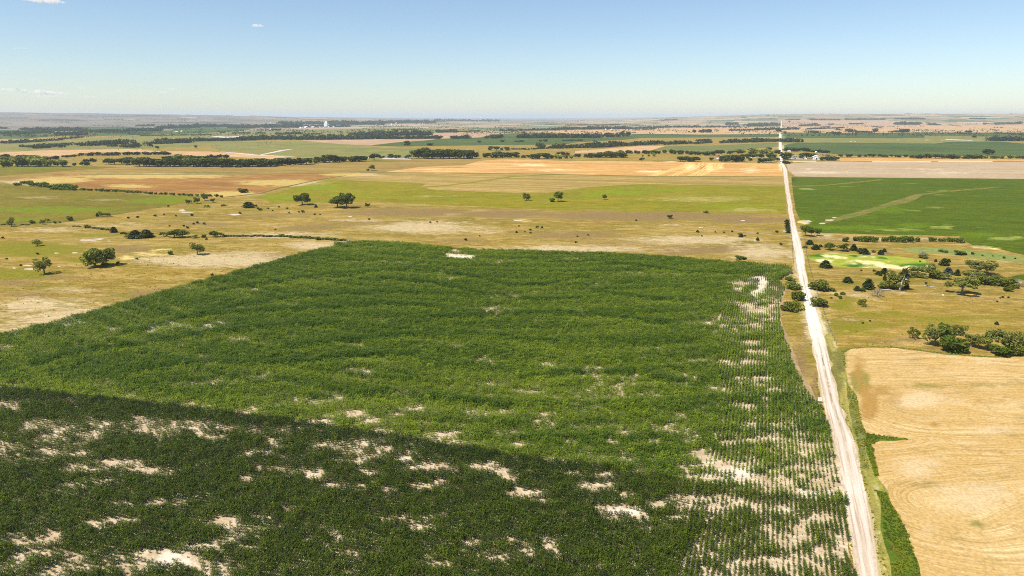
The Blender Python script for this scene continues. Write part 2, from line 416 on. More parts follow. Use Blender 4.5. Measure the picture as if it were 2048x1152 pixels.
def near_stubble():
    """Harvested wheat beside the road: combine passes run out and back, turning in loops at the headland."""
    b = NB("near_wheat_stubble")
    n1 = b.noise(0.02, 5, 0.6, b.mapping(0.0, (1, 1.6, 1)), 0.5)
    n2 = b.noise(0.07, 5, 0.62, None, 0.6)
    n3 = b.noise(1.3, 4, 0.7)
    c = b.mix(b.ss(n1, 0.36, 0.64), (0.49, 0.325, 0.122), (0.42, 0.258, 0.072))
    c = b.mix(b.ss(n2, 0.54, 0.74), c, (0.275, 0.185, 0.050))
    warp = b.n("ShaderNodeVectorMath", operation='ADD')
    nn = b.n("ShaderNodeTexNoise"); nn.inputs["Scale"].default_value = 0.03; b.l(b.co, nn.inputs["Vector"])
    sc = b.n("ShaderNodeVectorMath", operation='SCALE'); b.l(nn.outputs["Color"], sc.inputs[0]); sc.inputs["Scale"].default_value = 14.0
    b.l(b.co, warp.inputs[0]); b.l(sc.outputs[0], warp.inputs[1])
    def seg(pa, pb):
        a = at(*pa); e = at(*pb); a[2] = 0; e[2] = 0
        off = Vector((4.5, 4.5, 4.5))
        A = Vector(a) + off; B = Vector(e) + off; BA = B - A
        fl = b.n("ShaderNodeVectorMath", operation='MULTIPLY'); b.l(warp.outputs[0], fl.inputs[0]); fl.inputs[1].default_value = (1, 1, 0)
        pa_ = b.n("ShaderNodeVectorMath", operation='SUBTRACT'); b.l(fl.outputs[0], pa_.inputs[0]); pa_.inputs[1].default_value = (A.x, A.y, 0)
        dt = b.n("ShaderNodeVectorMath", operation='DOT_PRODUCT'); b.l(pa_.outputs[0], dt.inputs[0]); dt.inputs[1].default_value = (BA.x, BA.y, 0)
        h = b.math('DIVIDE', dt.outputs["Value"], BA.x ** 2 + BA.y ** 2, clamp=True)
        sc_ = b.n("ShaderNodeVectorMath", operation='SCALE'); sc_.inputs[0].default_value = (BA.x, BA.y, 0); b.l(h, sc_.inputs["Scale"])
        df = b.n("ShaderNodeVectorMath", operation='SUBTRACT'); b.l(pa_.outputs[0], df.inputs[0]); b.l(sc_.outputs[0], df.inputs[1])
        ln = b.n("ShaderNodeVectorMath", operation='LENGTH'); b.l(df.outputs[0], ln.inputs[0])
        return ln.outputs["Value"]
    d1 = seg((1815, 800), (2600, 800))
    d2 = seg((1850, 985), (2900, 930))
    d3 = seg((1990, 810), (2700, 815))
    d = b.math('SMOOTH_MIN', d1, d2, 6.0)
    d = b.math('SMOOTH_MIN', d, b.math('ADD', d3, 3.0), 4.0)
    q = b.noise(0.42, 5, 0.75, dims='1D', w=d)
    q2 = b.noise(1.7, 2, 0.6, dims='1D', w=b.math('ADD', d, 40.0))
    brk = b.ss(b.noise(0.10, 4, 0.7, None, 0.8), 0.38, 0.60)
    c = b.mix(b.math('MULTIPLY', b.math('MULTIPLY', b.ss(q, 0.48, 0.58), brk), b.lin(n1, 0.35, 0.65, 0.85, 0.3)), c, (0.62, 0.46, 0.235))
    c = b.mix(b.math('MULTIPLY', b.math('MULTIPLY', b.ss(q, 0.49, 0.38), brk), b.lin(n2, 0.4, 0.65, 0.25, 0.8)), c, (0.285, 0.170, 0.045))
    c = b.mix(b.math('MULTIPLY', b.ss(q2, 0.5, 0.58), b.lin(n1, 0.35, 0.65, 0.25, 0.7)), c, (0.52, 0.37, 0.18))
    c = b.mix(b.math('MULTIPLY', b.ss(b.noise(0.25, 6, 0.75, None, 0.4), 0.52, 0.64), 0.5), c, (0.30, 0.205, 0.07))
    for an, col in (("lush", (0.20, 0.175, 0.034)), ("pale", (0.54, 0.395, 0.205)), ("bare", (0.33, 0.185, 0.045))):
        a = b.attr(an)
        e = b.math('ADD', a, b.math('MULTIPLY_ADD', n2, 1.0, -0.5))
        e = b.math('MULTIPLY', e, b.ss(a, 0.02, 0.2))
        c = b.mix(b.math('MULTIPLY', b.ss(e, 0.12, 0.6), 0.9), c, col)
    c = b.mul(c, b.lin(n3, 0.28, 0.72, 0.70, 1.26))
    return b.diffuse(c, 0.95, n3, 0.12, 0.6, 0.05)
M["stubble"] = near_stubble()

def dirt_road():
    """Two pale wheel tracks, a darker weedy crown between them, and ragged grassy shoulders."""
    b = NB("dirt_road")
    u = b.attr("u")
    n1 = b.noise(0.35, 4, 0.6, b.mapping(ROT, (0.25, 1.4, 1)))
    n2 = b.noise(0.035, 3)
    n3 = b.noise(2.2, 4, 0.7)
    uu = b.math('ADD', u, b.math('MULTIPLY_ADD', n1, 0.16, -0.08))
    c = b.mix(b.ss(n2, 0.38, 0.62), (0.51, 0.405, 0.29), (0.58, 0.475, 0.36))
    c = b.mix(b.ss(b.noise(0.9, 4, 0.6, b.mapping(ROT, (0.06, 2.2, 1))), 0.45, 0.6), c, (0.41, 0.305, 0.215))
    # pale, chalky stretches
    c = b.mix(b.attr("pale"), c, (0.76, 0.695, 0.595))
    crown = b.math('MULTIPLY', b.ss(b.math('ABSOLUTE', b.math('SUBTRACT', uu, 0.53)), 0.075, 0.025), b.attr("lush"))
    cn = b.math('MULTIPLY', crown, b.ss(b.noise(0.16, 3, 0.6), 0.36, 0.5))
    c = b.mix(cn, c, (0.235, 0.175, 0.085))
    for cu in (0.33, 0.72):          # the wheel tracks are packed paler than the loose gravel between
        c = b.mix(b.math('MULTIPLY', b.ss(b.math('ABSOLUTE', b.math('SUBTRACT', uu, cu)), 0.10, 0.04), 0.55), c, (0.66, 0.56, 0.455))
    edge = b.math('SUBTRACT', 0.5, b.math('ABSOLUTE', b.math('SUBTRACT', uu, 0.5)))
    c = b.mix(b.ss(edge, 0.07, -0.02), c, (0.40, 0.315, 0.15))
    ridge = b.math('MULTIPLY', b.ss(b.math('ABSOLUTE', b.math('SUBTRACT', edge, 0.12)), 0.05, 0.01), b.ss(b.noise(0.5, 3), 0.48, 0.62))
    c = b.mix(b.math('MULTIPLY', ridge, 0.7), c, (0.34, 0.27, 0.12))
    c = b.mul(c, b.lin(n3, 0.28, 0.72, 0.84, 1.12))
    return b.diffuse(c, 0.95, n3, 0.06, 0.5, 0.05)
M["road"] = dirt_road()

def farmland():
    """Far country: quarter sections of stubble, grass and green crops, square to the road."""
    b = NB("distant_farmland")
    v = b.mapping(ROT, (1, 1, 1))
    cells = []
    for (cx, cy, ox) in ((820.0, 410.0, 0.3), (410.0, 820.0, 0.71)):
        dv = b.n("ShaderNodeVectorMath", operation='MULTIPLY'); b.l(v, dv.inputs[0]); dv.inputs[1].default_value = (1 / cx, 1 / cy, 0)
        ad = b.n("ShaderNodeVectorMath", operation='ADD'); b.l(dv.outputs[0], ad.inputs[0]); ad.inputs[1].default_value = (ox, ox * 0.7, 0)
        nz = b.noise(0.0011, 3, 0.6)
        jit = b.math('MULTIPLY_ADD', nz, 0.35, -0.17)
        av = b.n("ShaderNodeVectorMath", operation='ADD'); b.l(ad.outputs[0], av.inputs[0])
        cb = b.n("ShaderNodeCombineXYZ"); b.l(jit, cb.inputs[0]); b.l(jit, cb.inputs[1]); b.l(cb.outputs[0], av.inputs[1])
        fl = b.n("ShaderNodeVectorMath", operation='FLOOR'); b.l(av.outputs[0], fl.inputs[0])
        wn = b.n("ShaderNodeTexWhiteNoise", noise_dimensions='2D'); b.l(fl.outputs[0], wn.inputs["Vector"])
        cells.append(wn)
    rp = b.n("ShaderNodeValToRGB"); rp.color_ramp.interpolation = 'CONSTANT'
    cols = [(0.0, (0.29, 0.215, 0.115)), (0.2, (0.38, 0.275, 0.175)), (0.36, (0.22, 0.185, 0.085)), (0.50, (0.44, 0.315, 0.20)),
            (0.62, (0.07, 0.115, 0.045)), (0.72, (0.35, 0.24, 0.14)), (0.84, (0.12, 0.145, 0.06)), (0.92, (0.26, 0.20, 0.10))]
    el = rp.color_ramp.elements
    el[0].position = 0.0; el[0].color = (*cols[0][1], 1)
    el[1].position = cols[1][0]; el[1].color = (*cols[1][1], 1)
    for p, c_ in cols[2:]:
        e = el.new(p); e.color = (*c_, 1)
    pick = b.math('FRACT', b.math('ADD', cells[0].outputs["Value"], b.math('MULTIPLY', cells[1].outputs["Value"], 0.5)))
    b.l(pick, rp.inputs[0])
    c = rp.outputs[0]
    # rangeland on the left plateau is browner and dotted with brush
    n1 = b.noise(0.0009, 5, 0.65, None, 0.4)
    rng = b.attr("range")
    c = b.mix(b.math('MULTIPLY', rng, 0.85), c, (0.185, 0.150, 0.115))
    c = b.mix(b.math('MULTIPLY', b.ss(n1, 0.52, 0.62), b.lin(rng, 0, 1, 0.45, 0.85)), c, (0.055, 0.065, 0.035))
    c = b.mix(b.math('MULTIPLY', b.ss(b.noise(0.004, 4, 0.7), 0.60, 0.68), 0.7), c, (0.05, 0.06, 0.03))
    c = b.mix(b.math('MULTIPLY', b.ss(b.noise(0.0016, 3, 0.6), 0.64, 0.70), 0.8), c, (0.48, 0.38, 0.26))
    n3 = b.noise(0.03, 4, 0.6)
    c = b.mul(c, b.lin(n3, 0.28, 0.72, 0.85, 1.15))
    return b.diffuse(c, 0.95, spec=0.05)
M["farmland"] = farmland()

# ------------------------------------------------------------------ field outlines (pixels of the photograph -> the ground)
ROADL = [(1720,1330),(1714,1152),(1686,1000),(1675,940),(1666,880),(1655,840),(1645,800),(1634,740),(1626,700),(1617,660),(1611,630),(1605.5,600),(1600,570),(1595,540),(1590.5,510),(1585,485),(1581,465),(1579.5,450),(1576,420),(1572,390),(1568.5,365),(1567,350),(1566,340),(1563.5,330),(1560,324),(1559.6,310),(1558.3,295),(1557.6,280),(1558.6,265),(1560.6,255),(1562,246),(1561.6,241)]
ROADR = [(1790,1330),(1759,1152),(1736,1000),(1724.5,940),(1710,880),(1695,840),(1680,800),(1664,740),(1654.5,700),(1646,660),(1636,630),(1626,600),(1618,570),(1611.5,540),(1608,510),(1602,485),(1595,465),(1591,450),(1586.5,420),(1580.5,390),(1577,365),(1575.5,350),(1574.5,340),(1568.8,330),(1566.2,324),(1565,310),(1563.2,295),(1562.4,280),(1562.6,265),(1563.6,255),(1564.4,246),(1563.6,241)]
CORN = [(-260,735),(-100,694),(0,672),(100,648),(230,613),(350,578),(470,546),(560,520),(640,500),(690,488),(720,484),(780,486),(850,490),(905,497),(960,503),(1040,503),(1150,506),(1250,510),(1350,517),(1450,526),(1530,530),(1570,533),(1585,540),(1582,548),(1567,554),(1559,562),(1568,578),(1561,600),(1557,625),(1560,650),(1572,690),(1589,740),(1598,763),(1621,798),(1645,819),(1654,850),(1661,880),(1668,930),(1674,965),(1688,1005),(1700,1080),(1709,1152),(1715,1330),(-330,1330)]
SEAM = [(-330,755),(0,779),(300,809),(600,846),(830,881),(1000,911),(1200,937),(1400,972),(1500,988),(1690,1010)]
HORZ = 262
def windrow(p0, p1, p2, p3, k):
    """a wavy line of pale straw across the golden field"""
    out = []
    for i in range(25):
        t = i / 24
        x = (1-t)**3*p0[0] + 3*(1-t)**2*t*p1[0] + 3*(1-t)*t*t*p2[0] + t**3*p3[0]
        y = (1-t)**3*p0[1] + 3*(1-t)**2*t*p1[1] + 3*(1-t)*t*t*p2[1] + t**3*p3[1]
        out.append((x + 1.0 * math.sin(i * 1.1 + k), y))
    w = 1.3 + 0.5 * (k % 3)
    return [(x - w, y) for x, y in out] + [(x + w, y) for x, y in out[::-1]]
WIND = []
for (xt, xb, n, sp) in ((1372, 1296, 4, 6), (1400, 1338, 3, 7), (1420, 1376, 5, 6.5)):
    for i in range(n):
        WIND.append(((xt + i * sp, 326.5), (xt + i * sp - 6, 334), (xb + 24 + i * sp, 342), (xb + i * sp, 351.5)))
FIELDS = [   # (object name, material, outline); later ones lie over earlier ones where outlines cross
 ("farmland", "farmland", "ring"),
 ("far_crop", "far_green", [(-200,268),(106,267),(108,272),(60,277),(-200,279)]),
 ("far_crop", "far_green", [(161,266),(256,264),(340,261),(350,257),(420,254),(512,257),(470,263),(380,267),(256,271),(180,272),(165,271)]),
 ("far_crop", "far_green", [(155,254),(256,253),(310,258),(240,260),(165,259)]),
 ("far_crop", "far_green", [(-200,259),(50,260),(110,262),(0,264),(-200,264)]),
 ("far_stubble", "pink_stubble", [(-200,281),(30,279),(110,276.5),(150,277),(100,281),(40,285),(-200,286)]),
 ("far_pasture", "far_olive", [(-200,286),(40,286),(150,278),(260,272),(380,267),(520,262),(760,256),(1024,258),(1024,263),(870,267),(770,275),(640,279),(512,281),(470,284),(430,291),(300,297),(160,300),(-200,306)]),
 ("far_stubble", "far_wheat", [(-200,310),(0,305),(100,300),(200,299),(256,298),(320,302.5),(420,303),(512,310),(580,314),(545,318),(470,314),(345,310),(250,304),(160,306),(120,313),(95,318),(70,314),(0,309)]),
 ("grass_field", "far_olive", [(470,284),(580,283.5),(650,285),(740,290),(760,296),(900,298),(900,315),(740,319),(590,313),(520,308),(440,301),(420,292)]),
 ("far_stubble", "pink_stubble", [(600,281),(770,278),(880,277.5),(850,281),(790,285),(740,290.5),(680,288)]),
 ("far_stubble", "pink_stubble", [(845,272),(870,266),(1000,262),(1040,264),(985,269),(960,274.5),(880,278),(855,275)]),
 ("far_stubble", "far_wheat", [(1024,264.5),(1110,261.5),(1300,257.5),(1557,254),(1557,268),(1400,269),(1290,267.5),(1265,268.5),(1245,272.5),(1115,265.5)]),
 ("far_crop", "far_green", [(740,291),(790,285),(850,281),(880,277.5),(960,275),(985,269),(1024,267),(1115,265),(1110,268),(1200,275),(1250,273),(1265,268),(1290,267.5),(1400,269),(1557,268),(1557,274),(1400,275),(1280,276),(1255,279),(1200,282),(1150,285),(1130,289),(1024,290),(900,291.5),(800,293)]),
 ("far_crop", "sage_field", [(1305,300),(1330,293),(1450,290),(1557,285),(1557,293),(1500,298),(1480,303),(1420,305)]),
 ("far_stubble", "far_wheat", [(1280,292),(1330,292),(1305,300),(1290,303),(1150,306),(1150,302)]),
 ("far_stubble", "pink_stubble", [(1566,240),(1650,239.5),(1830,243),(1900,246),(2300,246),(2300,251),(1680,253),(1566,252)]),
 ("far_stubble", "far_wheat", [(1564,253),(1680,253),(2300,250.5),(2300,265),(1850,265),(1700,265.5),(1564,264)]),
 ("far_crop", "far_green", [(1564,266.5),(1700,266),(1850,265),(2300,265),(2300,273.5),(1950,273),(1850,271),(1848,276),(1780,276.5),(1680,276),(1564,276)]),
 ("far_pasture", "far_olive", [(1564,276.2),(1848,276.4),(1852,271.5),(1950,273.6),(2300,274),(2300,287),(2000,283),(1900,283.5),(1870,287),(1650,285),(1590,286),(1564,290)]),
 ("far_crop", "far_green", [(1567,290),(1590,286),(1650,285),(1870,287),(1900,283.5),(2000,283),(2048,287),(2300,287),(2300,313),(2048,311),(1950,312.5),(1700,312),(1660,307),(1610,303),(1570,301)]),
 ("wheat_field", "wheat", [(1672,316),(1800,316),(2048,319),(2300,320),(2300,322.4),(2048,322),(1745,322.2),(1674,321.5)]),
 ("grass_field", "brown_field", [(-250,357),(0,349),(80,342),(250,333),(560,333),(730,323),(832,319),(960,320),(1000,323),(930,330),(840,334),(765,344),(640,348),(400,350),(160,350),(60,361),(-250,372)]),
 ("meadow", "meadow", [(-250,332),(0,331),(100,331),(200,333),(250,334),(140,341),(70,347),(0,352),(-250,358)]),
 ("wheat_field", "wheat", [(765,344.5),(840,334),(930,330),(960,322),(1000,318.5),(1060,319),(1130,322),(1260,322.5),(1440,325),(1562,327.5),(1567,353),(1300,352),(1030,347),(780,346)]),
 ("stubble_field", "orange", [(20,359),(110,348),(400,350),(640,348),(790,346),(690,351),(640,358),(560,375),(490,392),(450,395),(340,387),(160,378),(130,369),(60,362)]),
 ("stubble_field", "tilled", [(650,354),(790,346),(1030,347.5),(1300,352.5),(1567,354),(1569,373),(1290,369),(1240,371),(1170,376),(1100,386),(1030,387),(960,384),(870,381),(840,375),(852,368),(740,363),(690,359)]),
 ("hay_field", "hay", [(525,393),(600,372),(655,360),(740,362),(852,367),(840,374),(870,380),(960,383),(1030,386),(1100,385),(1170,375),(1240,370),(1290,368),(1569,372),(1573,428),(1340,424),(1020,416),(930,412),(760,403),(640,405),(540,406)]),
 ("grass_strip", "hay", [(840,374.5),(930,366),(1024,352),(1110,348.6),(1120,349.4),(1030,353.5),(940,367),(850,376)]),
 ("meadow", "meadow", [(-250,362),(0,364),(70,374),(160,380),(375,395),(370,407),(290,420),(150,443),(30,452),(-250,460)]),
 ("tilled_field", "pale_field", [(1572,327),(1650,323),(1745,324.4),(2048,323.8),(2300,324),(2300,361),(2048,358),(1700,355),(1592,353),(1577,342)]),
 ("soybean_field", "soy", [(1583,354),(1592,353),(1700,355),(2048,358),(2300,361),(2300,532),(2048,510),(1990,496),(1945,490),(1930,482),(1918,472),(1800,470),(1640,466),(1612,452),(1600,440),(1592,420),(1586,390)]),
 ("grass_waterway", "waterway", [(1634,448),(1680,432.5),(1745,416),(1782,404),(1790,409),(1745,424),(1718,432),(1660,445)]),
 ("grass_waterway", "waterway", [(1760,411),(1785,402),(1806,397),(1830,389),(1900,381),(1980,374.6),(2002,375),(1900,382.6),(1846,390),(1832,399),(1812,406),(1780,412),(1730,427),(1690,438),(1640,449),(1660,441),(1725,422)]),
 ("grass_waterway", "waterway", [(1582,371.6),(1640,370.6),(1700,364.6),(1760,358.6),(1770,359.6),(1710,366),(1640,372.2),(1586,373.6)]),
 ("weedy_patch", "yellow_crop", [(1612,512),(1650,506),(1690,507),(1750,511),(1800,513),(1850,520),(1862,530),(1872,547),(1830,542),(1780,536),(1700,536),(1660,531),(1620,519)]),
 ("reed_bed", "reeds", [(1800,498),(1850,494),(1920,498),(1990,506),(2060,516),(2250,540),(2250,552),(2060,527),(1980,519),(1900,509),(1830,506)]),
 ("soybean_field", "soy", [(2012,556),(2040,549),(2250,545),(2250,580),(2048,560)]),
 ("gravel_lane", "gravel_road", [(442,303.3),(475,305.6),(520,309.9),(580,312.2),(592,313),(560,312.8),(510,310.5),(442,303.9)]),
 ("gravel_lane", "gravel_road", [(520,309.3),(560,300.4),(585,297.6),(586,297.9),(528,309.2),(523,310)]),
 ("gravel_lane", "gravel_road", [(727,314.3),(742,315.4),(742,317),(727,315.8)]),
 ("gravel_lane", "gravel_road", [(765,316),(822,317.4),(822,319),(765,318)]),
 ("gravel_lane", "gravel_road", [(1325,323.6),(1345,322.4),(1356,323.6),(1330,324.6)]),
 ("gravel_lane", "gravel_road", [(1480,313.6),(1500,314.2),(1558,316),(1558,317),(1500,315.8),(1480,315)]),
 ("gravel_lane", "gravel_road", [(1566,321.8),(1632,321.4),(1633,323.2),(1566,323.6)]),
 ("gravel_lane", "gravel_road", [(1575,315.6),(1606,317.2),(1606,318.6),(1575,317)]),
 ("gravel_lane", "gravel_road", [(1744,322.6),(1832,322.6),(1862,322.3),(1862,324.2),(1744,324.4)]),
 ("gravel_lane", "gravel_road", [(1876,321.6),(1985,321.8),(1985,323.7),(1876,323.4)]),
 ("gravel_lane", "gravel_road", [(1890,278.2),(1915,279),(1945,280.4),(1945,281.2),(1912,280.4),(1890,279.2)]),
 ("quarry_floor", "gravel_road", [(422,273.3),(435,271.8),(452,273.3),(470,272.6),(487,270.8),(478,274.2),(466,276),(450,275.6),(437,274.8)]),
 ("road_verge", "verge", [(1613,560),(1624,575),(1643,620),(1664,660),(1682,704),(1692,745),(1703,785),(1729,866),(1746,893),(1760,955),(1776,985),(1842,1152),(1900,1330),(1780,1330),(1757,1152),(1733,1000),(1706,880),(1676,800),(1651,700),(1642,660),(1632,630),(1622,600)]),
 ("stubble_field", "stubble", [(1684,704),(1700,697),(1740,694),(1790,695),(1830,700),(1900,709),(1990,714.5),(2030,711),(2048,702),(2300,680),(2500,1330),(1915,1330),(1842,1152),(1817,1075),(1791,1018),(1775,985),(1757,958),(1754,925),(1744,893),(1728,865),(1719,831),(1702,784),(1692,745),(1685,715)]),
 ("weed_strip", "strip_grass", [(1735,866),(1745,869),(1775,873),(1819,879.5),(1790,882),(1760,881),(1746,890),(1751,925),(1757,951),(1748,953),(1742,930),(1734,905),(1729,885)]),
 ("weed_strip", "strip_grass", [(1749,981),(1772,985),(1791,1020),(1818,1072),(1841,1152),(1890,1330),(1815,1330),(1786,1152),(1770,1090),(1765,1040),(1763,1005)]),
 ("weed_strip", "sage_weeds", [(1690,758),(1700,775),(1712,790),(1726,850),(1735,875),(1730,900),(1742,940),(1727,938),(1715,890),(1701,830)]),
 ("weed_strip", "sage_weeds", [(1683,702),(1700,696),(1740,692.6),(1790,693.5),(1830,698.5),(1900,707.5),(1990,713),(2030,709.5),(2046,700),(2048,704),(2032,712.5),(1990,715.5),(1900,710),(1830,701),(1790,696),(1740,695),(1702,698.5),(1688,705),(1692,735),(1688,735)]),
 ("dirt_strip", "track", [(1586,536),(1594,545),(1577,552),(1563,558),(1563,564),(1573,578),(1567,600),(1564,640),(1580,690),(1604,748),(1643,812),(1646,820),(1619,798),(1586,742),(1566,692),(1555,652),(1552,622),(1558,598),(1565,579),(1555,564),(1560,553),(1578,547)]),
 ("field_edge", "edge_grass", [(765,344.2),(1030,346.8),(1300,351.8),(1567,353),(1567,354.2),(1300,353),(1030,348),(765,345.4)]),
 ("field_edge", "edge_grass", [(160,348.6),(400,348.4),(640,346.6),(770,344.6),(770,345.4),(640,347.5),(400,349.3),(160,349.5)]),
 ("field_edge", "edge_grass", [(1584,353),(1700,354.6),(2048,357.6),(2300,360.6),(2300,361.6),(2048,358.6),(1700,355.4),(1584,354)]),
 ("field_edge", "edge_grass", [(450,393.5),(520,386),(560,375),(640,358),(690,351),(692,351.8),(642,359.2),(563,376.5),(522,387.4),(452,394.8)]),
 *[("straw_windrow", "windrow", windrow(a, b, c, d, k)) for k, (a, b, c, d) in enumerate(WIND)],
 ("cornfield_soil", "soil", CORN),
 ("dirt_shoulder", "soil", [(1640,806),(1648,814),(1655,850),(1661,880),(1668,930),(1674,965),(1688,1005),(1700,1080),(1709,1152),(1715,1330),(1735,1330),(1724,1152),(1697,1000),(1686,940),(1676,880),(1664,840),(1650,806)]),
 ("cattle_track", "track", [(1360,454),(1402,455),(1460,459),(1520,466),(1560,471),(1582,471.6),(1582,473),(1555,472.5),(1515,467.5),(1455,460.3),(1402,456.4),(1360,455.2)]),
 ("dirt_road", "road", "road"),
]
def blob(px, py, rx, ry, seed, n=14):
    q = random.Random(seed)
    return [(px + rx * math.cos(2*math.pi*k/n) * q.uniform(0.55, 1.15), py + ry * math.sin(2*math.pi*k/n) * q.uniform(0.55, 1.15)) for k in range(n)]
CHALK = [(172,480,16,1.6),(195,478,14,1.5),(188,481.5,8,1),(218,482.5,3,1),(114,506,6,1.2),(151,505.5,6,1.7),(57,531,9,1.8),(61,538,14,2),(28,536,4,1.2),(118,533,4,1),
         (364,421,7,3),(372,425,16,1.2),(470,429,14,1.6),(700,433,5,1.5),(905,428,24,.7),(1036,441,10,1.2),(1485,441,5,1.2),(1573,462,10,1.3),
         (1510,482,5,1.2),(1512,479,3,1),(1485,473,4,.8),(1612,443,11,3.2),(1645,447,8,1.6),(1660,440,10,1.6),(1668,435,5,1.2),(1858,532,7,3),(1665,506,18,.9),(1735,509,14,.9),
         (232,278.3,7,.9),(280,298.8,4,.6),(1702,283.5,3,.9),(1710,283,2,.6),(1796,280,4,.6),(1854,280,5,.7),(1884,280,3,.6),(114,652,3,1.2),(1840,478,8,1),(2040,564,6,2),(530,289.8,1,.5)]
for i, c in enumerate(CHALK):
    FIELDS.append(("chalk_patch", "chalk", blob(*c, 900 + i)))

